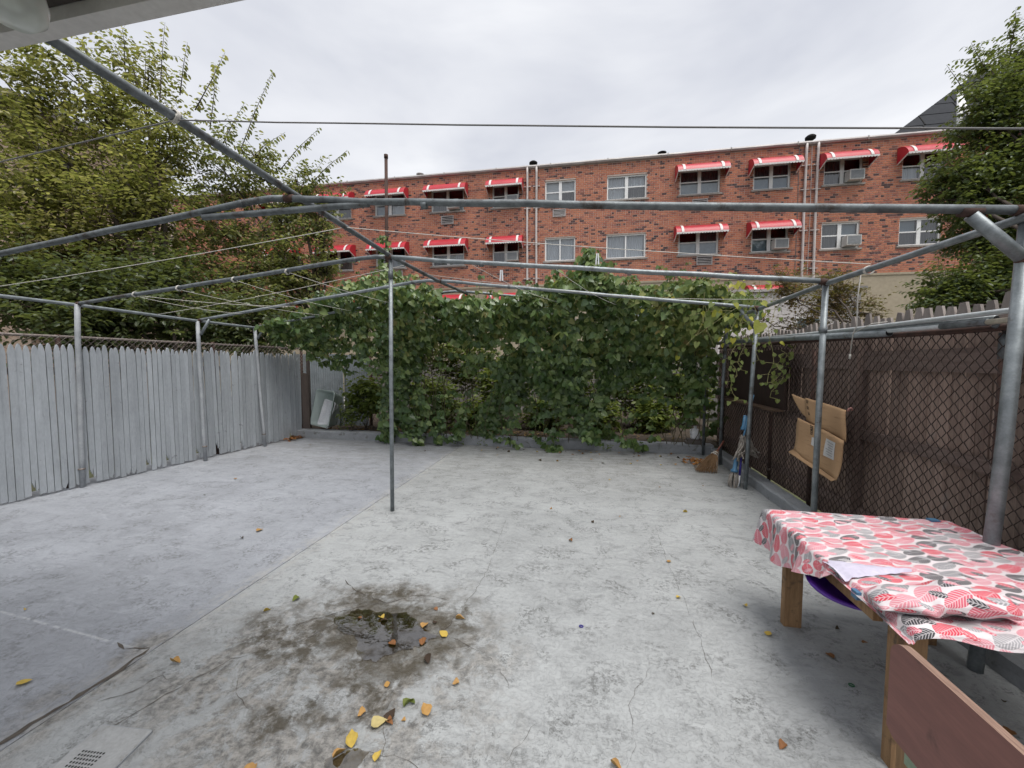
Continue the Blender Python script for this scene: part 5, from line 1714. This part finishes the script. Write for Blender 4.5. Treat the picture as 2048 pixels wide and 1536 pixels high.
def leaf_layer(off_u, off_v, seed, rx, ry, rot):
    ca, sa = math.cos(rot), math.sin(rot)
    u0 = t.math('ADD', t.math('MULTIPLY', U_, ca), t.math('MULTIPLY', V_, sa))
    v0 = t.math('SUBTRACT', t.math('MULTIPLY', V_, ca), t.math('MULTIPLY', U_, sa))
    v1 = t.math('DIVIDE', t.math('ADD', v0, off_v), ch)
    row = t.math('FLOOR', v1)
    u1 = t.math('ADD', t.math('DIVIDE', t.math('ADD', u0, off_u), cw), t.math('MULTIPLY', t.math('MODULO', row, 2.0), 0.5))
    colm = t.math('FLOOR', u1)
    lu = t.math('SUBTRACT', t.math('FRACT', u1), 0.5)
    lv = t.math('SUBTRACT', t.math('FRACT', v1), 0.5)
    cell = t.n('CombineXYZ', X=colm, Y=row, Z=seed)
    wn = t.n('TexWhiteNoise', _noise_dimensions='3D', Vector=cell.outputs[0])
    rnd = wn.outputs['Value']
    e = t.math('ADD', t.math('POWER', t.math('ABSOLUTE', t.math('DIVIDE', lu, rx)), 2.0), t.math('POWER', t.math('ABSOLUTE', t.math('DIVIDE', lv, ry)), 2.0))
    mask = t.math('LESS_THAN', e, 1.0)
    vein = t.math('SINE', t.math('ADD', t.math('MULTIPLY', lu, 62.0), t.math('MULTIPLY', t.math('ABSOLUTE', lv), 30.0)))
    wav = t.math('GREATER_THAN', vein, 0.45)
    midrib = t.math('LESS_THAN', t.math('ABSOLUTE', lv), 0.025)
    return mask, rnd, t.math('MAXIMUM', wav, midrib)


pal = [(0.0, (0.57, 0.21, 0.25)), (0.2, (0.54, 0.03, 0.06)), (0.36, (0.22, 0.22, 0.23)), (0.50, (0.58, 0.25, 0.29)), (0.62, (0.03, 0.03, 0.035)), (0.76, (0.52, 0.09, 0.13)), (0.90, (0.30, 0.29, 0.30))]
cloth = t.mix(t.noise(uvn, 6, 4), (0.66, 0.61, 0.62), (0.57, 0.52, 0.53))
for lay in ((0.0, 0.0, 1.0, 0.485, 0.46, 0.32), (0.056, 0.030, 5.0, 0.26, 0.22, -0.4)):
    mk, rnd, vn = leaf_layer(*lay)
    lc_ = t.ramp(rnd, pal, 'CONSTANT')
    lc_ = t.mix(t.math('MULTIPLY', vn, 0.5), lc_, (0.70, 0.66, 0.67))
    cloth = t.mix(mk, cloth, lc_)
t.principled(**{'Base__Color': cloth, 'Roughness': 0.55, 'Specular__IOR__Level': 0.35, 'Normal': t.bump(t.noise(t.mapping(uvn, (1, 2.2, 1)), 8, 5, 0.55, 1.2), 0.8, 0.012)})
M_cloth = t.m
M_liner = mat_rough('lilac_liner', (0.58, 0.55, 0.66), (0.50, 0.47, 0.58), 0.6, scale=9, bump=0.2)

TZ = 0.665
tb = thing('garden_table', 'low homemade wooden table by the right fence under the printed cloth', 'table', (1.6, 2.1, 0))
MB().box(1.13, 2.02, 1.555, 2.66, TZ - 0.022, TZ - 0.004).build('tabletop', M_wood, tb)
for (a, b) in (((1.16, 1.76), (1.16, 2.64)), ((1.99, 1.64), (1.99, 2.64)), ((1.18, 1.80), (1.97, 1.80)), ((1.18, 2.63), (1.97, 2.63))):
    MB().bar((*a, TZ - 0.065), (*b, TZ - 0.065), 0.035, 0.082).build('apron', M_wood, tb)
for (x, y, w_, d_) in ((1.235, 2.565, .095, .045), (1.235, 1.72, .10, .05), (1.93, 2.57, .05, .09), (1.93, 1.72, .05, .09)):
    MB().box(x - w_ / 2, x + w_ / 2, y - d_ / 2, y + d_ / 2, 0.0, TZ - 0.025).build('leg', M_wood, tb)
MB().bar((1.18, 2.12, 0.515), (1.97, 2.12, 0.515), 0.04, 0.03).build('stretcher', M_wood, tb)


def uvmesh(name, V, F, UV, mat, parent=None, smooth=True, solo=None):
    me = bpy.data.meshes.new(name)
    off = LOC[parent.name] if parent is not None else Vector((0, 0, 0))
    me.from_pydata([(p[0] - off[0], p[1] - off[1], p[2] - off[2]) for p in V], [], F)
    lay = me.uv_layers.new(name='UVMap')
    for lp in me.loops:
        lay.data[lp.index].uv = UV[lp.vertex_index]
    me.materials.append(mat)
    me.polygons.foreach_set('use_smooth', [smooth] * len(me.polygons))
    return link(name, me, parent)


tc = thing('tablecloth', 'white cloth printed with pink, red, grey and black leaves on the table', 'tablecloth', (1.6, 2.1, TZ))
NX, NY = 60, 70
V, F, UV = [], [], []
for j in range(NY + 1):
    for i in range(NX + 1):
        u_, v_ = i / NX, j / NY
        cx_, cy_ = -0.23 + u_ * 1.20, -0.04 + v_ * 1.25          # flat cloth coordinates from the table's near left corner
        x, y, z = 1.12 + cx_, 1.545 + cy_ * (1.135 / 1.08), TZ
        ov_l = max(0.0, -cx_)
        ov_n = max(0.0, -cy_)
        ov_f = max(0.0, cy_ - 1.08)
        fold = max(0.0, min(1.0, (cy_ - 0.38) / 0.42))           # the left overhang only hangs at the far end
        z += 0.005 * math.sin(cx_ * 19 + cy_ * 7) * math.sin(cy_ * 15) + 0.003 * math.sin(cx_ * 43 - cy_ * 31) + 0.006 * max(0.0, math.sin(cx_ * 9 + cy_ * 13 + 1.5 * math.sin(cy_ * 6))) ** 6
        if ov_l > 0:
            drop = ov_l * (0.25 + 0.75 * fold)
            x = 1.12 - ov_l * (0.12 + 0.15 * (1 - fold)) - 0.022 * math.sin(cy_ * 24) * ov_l / 0.2 - 0.01
            z = TZ - drop * 0.97
            if fold < 0.05:
                x = 1.12 - ov_l * 0.1
                z = TZ - min(ov_l, 0.03)
        if ov_n > 0:
            y = 1.545 - 0.01 - ov_n * 0.35
            z = min(z, TZ - ov_n * 0.75 + 0.01 * math.sin(cx_ * 20))
        if ov_f > 0:
            y = 2.68 + 0.012 + ov_f * 0.1
            z = min(z, TZ - ov_f * 0.97)
        # wavy lift of the near edge
        if cy_ < 0.12:
            z += 0.018 * math.sin(cx_ * 6.5 + 0.6) * (0.12 - cy_) / 0.2
        V.append((x, y, z + 0.006))
        UV.append((cx_, cy_))
for j in range(NY):
    for i in range(NX):
        a = j * (NX + 1) + i
        F.append((a, a + 1, a + NX + 2, a + NX + 1))
uvmesh('cloth', V, F, UV, M_cloth, tc)
# the edge folded back into a thick roll near the front left leg, lilac underside showing along the edge
V, F, UV = [], [], []
n1, n2 = 40, 14
for i in range(n1 + 1):
    u_ = i / n1
    c = Vector((1.07, 1.655, TZ + 0.014)).lerp(Vector((1.50, 1.675, TZ + 0.02)), u_)
    env = min(1.0, 0.35 + u_ * 1.6) * (1 - 0.5 * max(0.0, (u_ - 0.88) / 0.12) ** 2)
    wdt = (0.075 + 0.012 * math.sin(u_ * 5)) * (0.55 + 0.45 * env)
    hgt = 0.043 * env + 0.006 * math.sin(u_ * 13)
    for k in range(n2 + 1):
        a = -1.15 + 5.2 * k / n2
        V.append((c.x + 0.02 * math.cos(a) * math.sin(u_ * 9), c.y - wdt * math.cos(a) * (1 + 0.06 * math.sin(u_ * 19 + k)), max(TZ + 0.009, c.z + hgt + hgt * 1.05 * math.sin(a) + 0.004 * math.sin(u_ * 23 + k * 0.8))))
        UV.append((u_ * 0.42 + 0.3, k / n2 * 0.30 + 0.1))
for i in range(n1):
    for k in range(n2):
        a = i * (n2 + 1) + k
        F.append((a, a + 1, a + n2 + 2, a + n2 + 1))
F += [tuple(range(n2, -1, -1)), tuple(n1 * (n2 + 1) + k for k in range(n2 + 1))]
uvmesh('folded_edge', V, F, UV, M_cloth, tc)
lm_ = MB()
for i in range(21):
    u_ = i / 20
    A_ = Vector((1.098, 2.03, TZ - 0.004)).lerp(Vector((1.40, 1.955, TZ + 0.012)), u_)
    B_2 = Vector((1.098, 1.86, TZ - 0.004)).lerp(Vector((1.40, 1.945, TZ + 0.012)), u_)
    for k in range(5):
        p = A_.lerp(B_2, k / 4)
        lm_.v.append((p.x, p.y, p.z + 0.012 * math.sin(math.pi * k / 4) + (0.012 if i > 1 else 0) + 0.002 * math.sin(i * 1.7 + k)))
lm_.f = [(5 * i + k, 5 * i + k + 1, 5 * i + k + 6, 5 * i + k + 5) for i in range(20) for k in range(4)]
lm_.build('lining', M_liner, tc, True)
# blue clip bits under the cloth corners
MB().box(1.985, 2.03, 2.645, 2.685, TZ - 0.03, TZ + 0.014).solo('blue_clip', M_blue, 'blue clip at the far right corner of the tablecloth', 'clip')
MB().box(1.10, 1.124, 1.79, 1.825, TZ - 0.045, TZ - 0.012).solo('blue_clip', M_blue, 'blue clip at the near left edge of the tablecloth', 'clip')
# purple basin on the stretcher
M_pur = mat_rough('purple_plastic', (0.10, 0.025, 0.30), (0.075, 0.018, 0.23), 0.28, scale=6, bump=0.03)
ba = thing('plastic_basin', 'purple plastic basin tucked under the left edge of the table', 'basin', (1.34, 2.10, 0.365))
pr = [(0.0, 0.0), (0.15, 0.0), (0.165, 0.008), (0.205, 0.045), (0.225, 0.05), (0.225, 0.058), (0.20, 0.054), (0.155, 0.014), (0.0, 0.01)]
q = MB().lathe(pr, (0, 0, 0), 36)
Mx = Matrix.Translation((1.30, 2.06, 0.535)) @ Matrix.Rotation(R(-15), 4, 'Y') @ Matrix.Rotation(R(6), 4, 'X')
q.v = [tuple(Mx @ Vector(p)) for p in q.v]
q.build('bowl', M_pur, ba, True)

# ------------------------------------------------------------------ brown bench at the lower right
M_bplank = mat_rough('reddish_brown_paint', (0.25, 0.112, 0.092), (0.205, 0.09, 0.075), 0.55, scale=4, bump=0.2, bdist=0.003, stretch=(1, 0.6, 5), dirt=(0.13, 0.06, 0.05), dirt_amt=0.42, dirt_scale=9)
M_ply = mat_rough('plywood_edge', (0.30, 0.20, 0.15), (0.17, 0.10, 0.075), 0.8, scale=30, stretch=(6, 0.4, 0.4))
bc = thing('wooden_bench', 'reddish brown wooden bench with a rounded back board at lower right', 'bench', (1.1, 0.95, 0))
bx0, bx1 = 0.968, 0.992
y1_, y0_ = 1.41, 0.35
ztp, zbt, rr_ = 0.722, 0.405, 0.055
poly = [(bx0, y1_, zbt + 0.02), (bx0, y1_, ztp - rr_)]
for k in range(1, 8):
    a = R(90 * k / 8)
    poly.append((bx0, y1_ - rr_ + rr_ * math.cos(a), ztp - rr_ + rr_ * math.sin(a)))
poly += [(bx0, y1_ - rr_, ztp), (bx0, y0_, ztp), (bx0, y0_, zbt), (bx0, y1_ - 0.03, zbt)]
m = MB()
m.add(poly, [tuple(range(len(poly)))])
bb = m.build('back_board', M_bplank, bc)
m = MB()
n = len(poly)
m.v = [tuple(p) for p in poly] + [(bx1, p[1], p[2]) for p in poly]
for i in range(n):
    j = (i + 1) % n
    m.f.append((i, n + i, n + j, j))
m.f.append(tuple(n + i for i in range(n - 1, -1, -1)))
m.build('board_edge', M_ply, bb)
for y in (1.36, 0.42):
    MB().box(0.996, 1.04, y - 0.045, y + 0.045, 0.0, 0.60).build('leg', M_wood, bc)
    MB().box(1.26, 1.30, y - 0.045, y + 0.045, 0.0, 0.325).build('leg', M_wood, bc)
MB().box(0.995, 1.33, 0.36, 1.30, 0.347, 0.372).build('seat', M_bplank, bc)
MB().box(0.972, 0.994, 0.36, 1.34, 0.365, 0.403).build('green_edge_strip', mat_rough('pale_green_paint', (0.28, 0.36, 0.25), None, 0.6), bc)

# ------------------------------------------------------------------ canopy of the house overhead, with its lamp
cn = thing('house_canopy', 'white trimmed canopy edge of the house overhead at top left', 'canopy', (-2, 0.4, 2.8))
M_fascia = mat_rough('off_white_fascia', (0.66, 0.64, 0.62), (0.56, 0.54, 0.52), 0.7, scale=5, bump=0.15, dirt=(0.22, 0.2, 0.18), dirt_amt=0.25)
M_soff = mat_rough('grey_soffit', (0.33, 0.325, 0.31), (0.25, 0.245, 0.235), 0.75, scale=4)
M_dtrim = mat_rough('dark_trim', (0.085, 0.07, 0.062), (0.05, 0.042, 0.038), 0.8, scale=8)
MB().box(-7.0, -0.78, 1.10, 1.16, 2.80, 2.95).build('fascia', M_fascia, cn)
MB().box(-7.0, -0.80, 1.02, 1.097, 2.845, 2.93).build('trim', M_dtrim, cn)
for k in range(4):
    y = 1.015 - k * 0.30
    MB().box(-7.0, -0.80, y - 0.292, y, 2.885, 2.90).build('soffit_board', M_soff, cn)
MB().box(-7.0, -0.78, -0.2, 1.16, 2.952, 3.0).build('roof_sheet', M_dtrim, cn)
t = NT('frosted_lamp_glass')
p_ = t.n('BsdfPrincipled', **{'Base__Color': (0.80, 0.83, 0.80), 'Roughness': 0.10, 'Specular__IOR__Level': 0.6})
tr = t.n('BsdfTransparent', Color=(0.8, 0.84, 0.8))
mx = t.n('MixShader', Fac=t.math('MULTIPLY_ADD', t.n('LayerWeight', Blend=0.45).outputs['Facing'], -0.65, 0.62, clamp=True))
t.t.links.new(p_.outputs[0], mx.inputs[1])
t.t.links.new(tr.outputs[0], mx.inputs[2])
t.t.links.new(mx.outputs[0], t.out.inputs['Surface'])
lp = thing('porch_lamp', 'unlit clear glass jar lamp under the canopy at top left', 'lamp', (-1.77, 0.95, 2.64))
MB().lathe([(0.0, 0.0), (0.045, 0.006), (0.072, 0.035), (0.078, 0.075), (0.070, 0.12), (0.055, 0.16), (0.055, 0.185)], (-1.77, 0.95, 2.655), 28).build('glass_jar', t.m, lp, True)
MB().lathe([(0.0, 0.02), (0.02, 0.025), (0.028, 0.05), (0.02, 0.09), (0.014, 0.12)], (-1.77, 0.95, 2.68), 16).build('bulb', mat_rough('pearl_bulb', (0.7, 0.7, 0.68), None, 0.3), lp, True)
MB().lathe([(0.062, 0.0), (0.066, 0.02), (0.066, 0.05), (0.0, 0.05)], (-1.77, 0.95, 2.833), 24).build('socket', M_fascia, lp, True)

# ------------------------------------------------------------------ drain cover
M_drain = mat_rough('worn_painted_steel', (0.345, 0.352, 0.352), (0.27, 0.275, 0.272), 0.7, 0.0, scale=12, bump=0.3, dirt=(0.19, 0.18, 0.165), dirt_amt=0.42, dirt_scale=12)
dr = thing('drain_cover', 'perforated metal drain cover set in the concrete at lower left', 'drain cover', (-1.95, 1.13, 0))
o_, e1, e2 = Vector((-2.08, 1.245, 0.0)), Vector((0.245, 0.02, 0)), Vector((0.045, -0.26, 0))
m = MB()
NXh, NYh = 18, 18
holes = {(i, j) for i in range(3, 11) for j in range(7, 16)}
for i in range(NXh):
    for j in range(NYh):
        def P(u_, v_):
            p = o_ + e1 * ((i + u_) / NXh) + e2 * ((j + v_) / NYh)
            return (p.x, p.y, 0.009)
        if (i, j) in holes:
            sq = [P(*q) for q in ((0, 0), (.5, 0), (1, 0), (1, .5), (1, 1), (.5, 1), (0, 1), (0, .5))]
            ci = [P(.5 + .34 * math.cos(R(225 + 45 * k)), .5 + .34 * math.sin(R(225 + 45 * k))) for k in range(8)]
            k0 = len(m.v)
            m.v += sq + ci
            for k in range(8):
                m.f.append((k0 + k, k0 + (k + 1) % 8, k0 + 8 + (k + 1) % 8, k0 + 8 + k))
        else:
            m.add([P(0, 0), P(1, 0), P(1, 1), P(0, 1)], [(0, 1, 2, 3)])
m.build('plate', M_drain, dr)
c4 = [o_, o_ + e1, o_ + e1 + e2, o_ + e2]
MB().add([(p.x, p.y, 0.004) for p in c4], [(0, 1, 2, 3)]).build('pit', mat_black, dr)
m = MB()
for k in range(4):
    a, b = c4[k], c4[(k + 1) % 4]
    m.bar((a.x, a.y, 0.004), (b.x, b.y, 0.004), 0.008, 0.009)
m.build('rim', M_kerb, dr)

# ------------------------------------------------------------------ fallen leaves
T_FALL = (np.array([(0, .0, 0), (.22, .02, .06), (.42, .2, .14), (.40, .45, .16), (.22, .75, .10), (0, 1, .02), (-.22, .75, .06), (-.40, .45, .10), (-.42, .2, .08), (-.22, .02, .04), (0, .45, 0)], float),
          [(0, 1, 2, 10), (10, 2, 3), (10, 3, 4, 5), (0, 10, 8, 9), (10, 7, 8), (10, 5, 6, 7)])
FM = {}
for nm, cols in (('yellow', [(0.52, 0.36, 0.06), (0.58, 0.42, 0.10)]), ('pale', [(0.58, 0.48, 0.22), (0.52, 0.43, 0.18)]), ('orange', [(0.42, 0.24, 0.085), (0.48, 0.27, 0.08)]),
                 ('brown', [(0.27, 0.12, 0.045), (0.2, 0.085, 0.035)]), ('green', [(0.16, 0.19, 0.035), (0.10, 0.13, 0.03)]), ('dark', [(0.06, 0.035, 0.025), (0.045, 0.03, 0.02)])):
    mt_ = mat_leaf('fallen_leaf_' + nm, cols, 0.15, 0.6)
    FM[nm] = []
    for q in range(3):
        tv = T_FALL[0].copy()
        tv[:, 0] *= (1.0, 0.8, 1.12)[q]
        tv[:, 2] += 0.10 * np.sin(tv[:, 1] * 5 + q) * np.abs(tv[:, 0])
        tv[:, 2] *= (1.8, 3.4, 1.0)[q]
        tv += np.random.default_rng(q + len(nm)).normal(0, 0.025, tv.shape)
        tv[:, 2] += 0.05 - tv[:, 2].min()
        tv[:, 2] -= 0.04
        FM[nm].append(leaf_cloud('fallen_leaf', [(0, 0, 0)], [(0, 1, 0)], [(0, 0, 1)], [1.0], mt_, (tv, T_FALL[1])))
FL = [(-0.94, 1.36, 'yellow', .105, 'large yellow leaf by the small puddle at the bottom edge'), (-0.99, 1.31, 'orange', .075, 'orange leaf touching the large yellow leaf at the bottom edge'),
      (-0.92, 1.47, 'pale', .095, 'pale yellow creased leaf below the puddle'), (-0.69, 1.56, 'orange', .085, 'round orange leaf with holes below right of the puddle'),
      (-0.82, 1.58, 'green', .075, 'curled green and red leaf among the leaves below the puddle'), (-1.28, 1.23, 'orange', .085, 'orange leaf cut by the bottom edge of the picture'),
      (-0.82, 1.33, 'yellow', .06, 'small yellow leaf at the bottom edge right of the small puddle'), (-2.16, 1.60, 'orange', .085, 'orange-brown leaf on the pale strip left of the stain'),
      (-2.76, 1.33, 'yellow', .075, 'lone bright yellow leaf on the blue-grey slab at far left'), (-0.96, 2.10, 'orange', .07, 'tan leaf floating at the right rim of the puddle'),
      (-0.79, 2.22, 'orange', .085, 'upright orange and brown leaf in the chipped hole right of the puddle'), (-0.79, 2.06, 'yellow', .08, 'orange leaf just below the chipped hole'),
      (-0.90, 1.97, 'brown', .085, 'pinkish brown leaf lying in the shallow right end of the puddle'), (-0.81, 1.85, 'dark', .08, 'dark curled leaf below the puddle'),
      (-1.09, 1.96, 'brown', .07, 'brown leaf sunk in the dark water of the puddle'), (-1.26, 2.15, 'yellow', .06, 'small yellow leaf at the upper rim of the puddle'),
      (-0.61, 1.76, 'orange', .05, 'small orange leaf right of the stain'), (-0.95, 1.67, 'orange', .05, 'small orange leaf below the middle of the puddle'),
      (-1.91, 2.23, 'green', .075, 'yellow-green leaf at the upper left of the stain'), (-2.02, 2.05, 'yellow', .06, 'pair of yellow leaf pieces left of the stain'),
      (1.05, 2.43, 'yellow', .055, 'small yellow leaf left of the table leg'), (0.61, 2.71, 'yellow', .05, 'tiny yellow leaf in the middle of the right slab'),
      (1.02, 4.33, 'yellow', .07, 'yellow leaf on the slab in front of the second right post'), (0.65, 3.2, 'orange', .055, 'tiny orange leaf on the right slab, nearer than the cartons'),
      (0.83, 1.73, 'brown', .06, 'brown curled leaf left of the bench'), (0.11, 1.51, 'orange', .075, 'orange leaf on a dark spot at the bottom right of the slab'),
      (-3.05, 3.1, 'orange', .09, 'orange leaf on the blue-grey slab left of the centre post'), (-0.80, 1.62, 'green', .04, 'small green leaf beside the round orange leaf'),
      (-0.98, 1.53, 'orange', .055, 'small orange leaf above the pale creased leaf'), (-0.86, 1.50, 'dark', .08, 'dark green leaf right of the pale creased leaf')]
for k, (x, y, nm, s_, lab) in enumerate(FL):
    o = link('fallen_leaf', FM[nm][k % 3])
    o.location = (x, y, 0.006)
    o.rotation_euler = (random.uniform(-.12, .12), random.uniform(-.12, .12), random.uniform(0, 6.28))
    o.scale = (s_ * random.uniform(0.5, 0.78), s_ * 0.74, s_ * 0.74)
    props(o, lab, 'leaf', 'fallen leaves on the concrete')
small = [((random.uniform(-1.7, -0.5), random.uniform(1.3, 2.4)), 'small dry leaf crumb scattered over the stained patch') for _ in range(6)] + \
        [((random.uniform(-2.0, 1.8), 7.1 - abs(random.gauss(0, 0.45))), 'small dry leaf on the concrete in front of the vine') for _ in range(46)] + \
        [((random.uniform(-5.9, -2.6), random.uniform(1.6, 6.6)), 'tiny dry leaf on the blue-grey slab') for _ in range(8)] + \
        [((random.uniform(-0.4, 1.6), random.uniform(1.6, 5.8)), 'tiny dry leaf on the grey slab right of the centre post') for _ in range(12)] + \
        [((random.uniform(1.55, 2.05), random.uniform(1.9, 2.5)), 'small dry leaf under the table') for _ in range(6)]
SG = {'small dry leaf crumb scattered over the stained patch': 'leaf crumbs on the stained patch', 'small dry leaf on the concrete in front of the vine': 'dry leaves before the vine',
      'tiny dry leaf on the blue-grey slab': 'tiny leaves on the blue-grey slab', 'tiny dry leaf on the grey slab right of the centre post': 'tiny leaves on the grey slab', 'small dry leaf under the table': 'dry leaves under the table'}
for k, ((x, y), lab) in enumerate(small):
    nm = random.choice(('brown', 'brown', 'dark', 'orange', 'dark', 'yellow'))
    s_ = random.uniform(0.018, 0.045) if y < 5.5 else random.uniform(0.03, 0.06)
    o = link('fallen_leaf', FM[nm][k % 3])
    o.location = (x, y, 0.005)
    o.rotation_euler = (random.uniform(-.2, .2), random.uniform(-.2, .2), random.uniform(0, 6.28))
    o.scale = (s_, s_, s_)
    props(o, lab, 'leaf', SG[lab])


def litter(name, label, cx, cy, rx, ry, n, z0, cols, ztop=0.05):
    LV = Leaves()
    for k in range(n):
        x, y = random.gauss(cx, rx), random.gauss(cy, ry)
        LV.add((x, y, z0 + random.random() * ztop), (random.uniform(-1, 1), random.uniform(-1, 1), random.uniform(-.2, .3)), (random.uniform(-.4, .4), random.uniform(-.4, .4), 1), random.uniform(.04, .075))
    o = link(name, leaf_cloud(name, LV.P, LV.D, LV.N, LV.S, mat_leaf(name + '_mat', cols, 0.15, 0.7), T_HEART))
    props(o, label, 'leaf litter', None, 'stuff')


LC = [(0.30, 0.12, 0.04), (0.42, 0.18, 0.05), (0.22, 0.09, 0.04), (0.50, 0.26, 0.07)]
litter('leaf_litter', 'orange dry leaves gathered at the foot of the last pickets', -6.02, 7.02, 0.07, 0.10, 90, 0.005, LC)
litter('leaf_litter', 'orange dry leaves swept beside the straw broom', 1.72, 6.55, 0.09, 0.13, 50, 0.005, LC)
litter('leaf_litter', 'dry leaves and stalks on the soil behind the rear kerb', -2.0, 7.7, 2.0, 0.18, 500, 0.12, [(0.12, 0.07, 0.03), (0.2, 0.12, 0.05), (0.3, 0.2, 0.06)])


def cap_ring(x, y, mat, label):
    P = [(x + 0.011 * math.cos(a), y + 0.009 * math.sin(a), 0.006) for a in np.linspace(0, 6.283, 17)]
    MB().tube(P, 0.003, 6, False).solo('bottle_ring', mat, label, 'bottle ring', True)


cap_ring(1.30, 2.12, mat_rough('green_plastic', (0.02, 0.12, 0.05), None, 0.4), 'small green plastic ring on the concrete beside the table')
cap_ring(-0.02, 2.30, M_purple_p, 'small blue plastic ring on the grey slab right of the puddle')


# low weeds rooted at the foot of the rear kerb
M_weed = mat_leaf('weed_leaf', [(0.10, 0.16, 0.04), (0.15, 0.21, 0.06), (0.20, 0.25, 0.08)], 0.4)
for (x, y, n, lab) in ((-2.42, 7.08, 26, 'small weed sprouting at the kerb foot right of the centre post'), (-1.95, 7.10, 14, 'tiny weed at the kerb foot left of the vine middle'),
                       (0.35, 7.06, 22, 'small weed at the kerb foot below the thickest part of the vine'), (-5.15, 7.44, 30, 'yellow-green weed on the kerb just right of the tubs')):
    o = thing('weed_tuft', lab, 'weed', (x, y, 0.0))
    LV = Leaves()
    z0 = 0.0 if y < 7.2 else 0.13
    for k in range(n):
        a = random.uniform(0, 6.28)
        b = Vector((math.cos(a) * random.uniform(0.02, 0.10), math.sin(a) * random.uniform(0.01, 0.06), z0 + random.uniform(0.02, 0.14)))
        LV.add(b, (math.cos(a), math.sin(a), random.uniform(-.3, .5)), (0, -0.3, 1), random.uniform(0.03, 0.06))
    link('foliage', leaf_cloud('foliage', LV.P, LV.D, LV.N, LV.S, M_weed, T_OVAL), o)

# pale shed in the next yard, seen through the maple
sh = thing('white_shed', 'pale painted shed seen between the maple branches behind the right fence', 'shed', (7.0, 16.3, 0))
M_shed = mat_rough('pale_shed_paint', (0.70, 0.66, 0.65), (0.60, 0.56, 0.55), 0.7, scale=1.5, dirt=(0.45, 0.40, 0.38), dirt_amt=0.3, dirt_scale=2)
for k in range(14):
    MB().box(4.7, 9.2, 15.48 + 0.004 * (k % 2), 17.2, -0.1 + k * 0.3, -0.1 + k * 0.3 + 0.292).build('cladding_board', M_shed, sh)
MB().box(4.6, 9.3, 15.35, 17.3, 4.11, 4.2).build('roof', M_gutter, sh)
sd_ = MB().box(7.2, 8.0, 15.44, 15.478, 1.6, 3.2).build('window', M_white, sh)
MB().box(7.26, 7.94, 15.43, 15.438, 1.66, 3.14).build('pane', M_glass, sd_)

# clothes pegs left on the white cord
for (p, lab) in ((at(1195, 512, 3.22), 'white clothes peg hanging on the cord in front of the right window'), (at(1003, 545, 3.3), 'white clothes peg hanging on the cord left of the downpipes')):
    m = MB().bar((p.x - 0.006, p.y, p.z + 0.02), (p.x - 0.012, p.y, p.z - 0.07), 0.012, 0.01).bar((p.x + 0.006, p.y, p.z + 0.02), (p.x + 0.010, p.y, p.z - 0.07), 0.012, 0.01)
    m.solo('clothes_peg', M_tubw, lab, 'clothes peg')
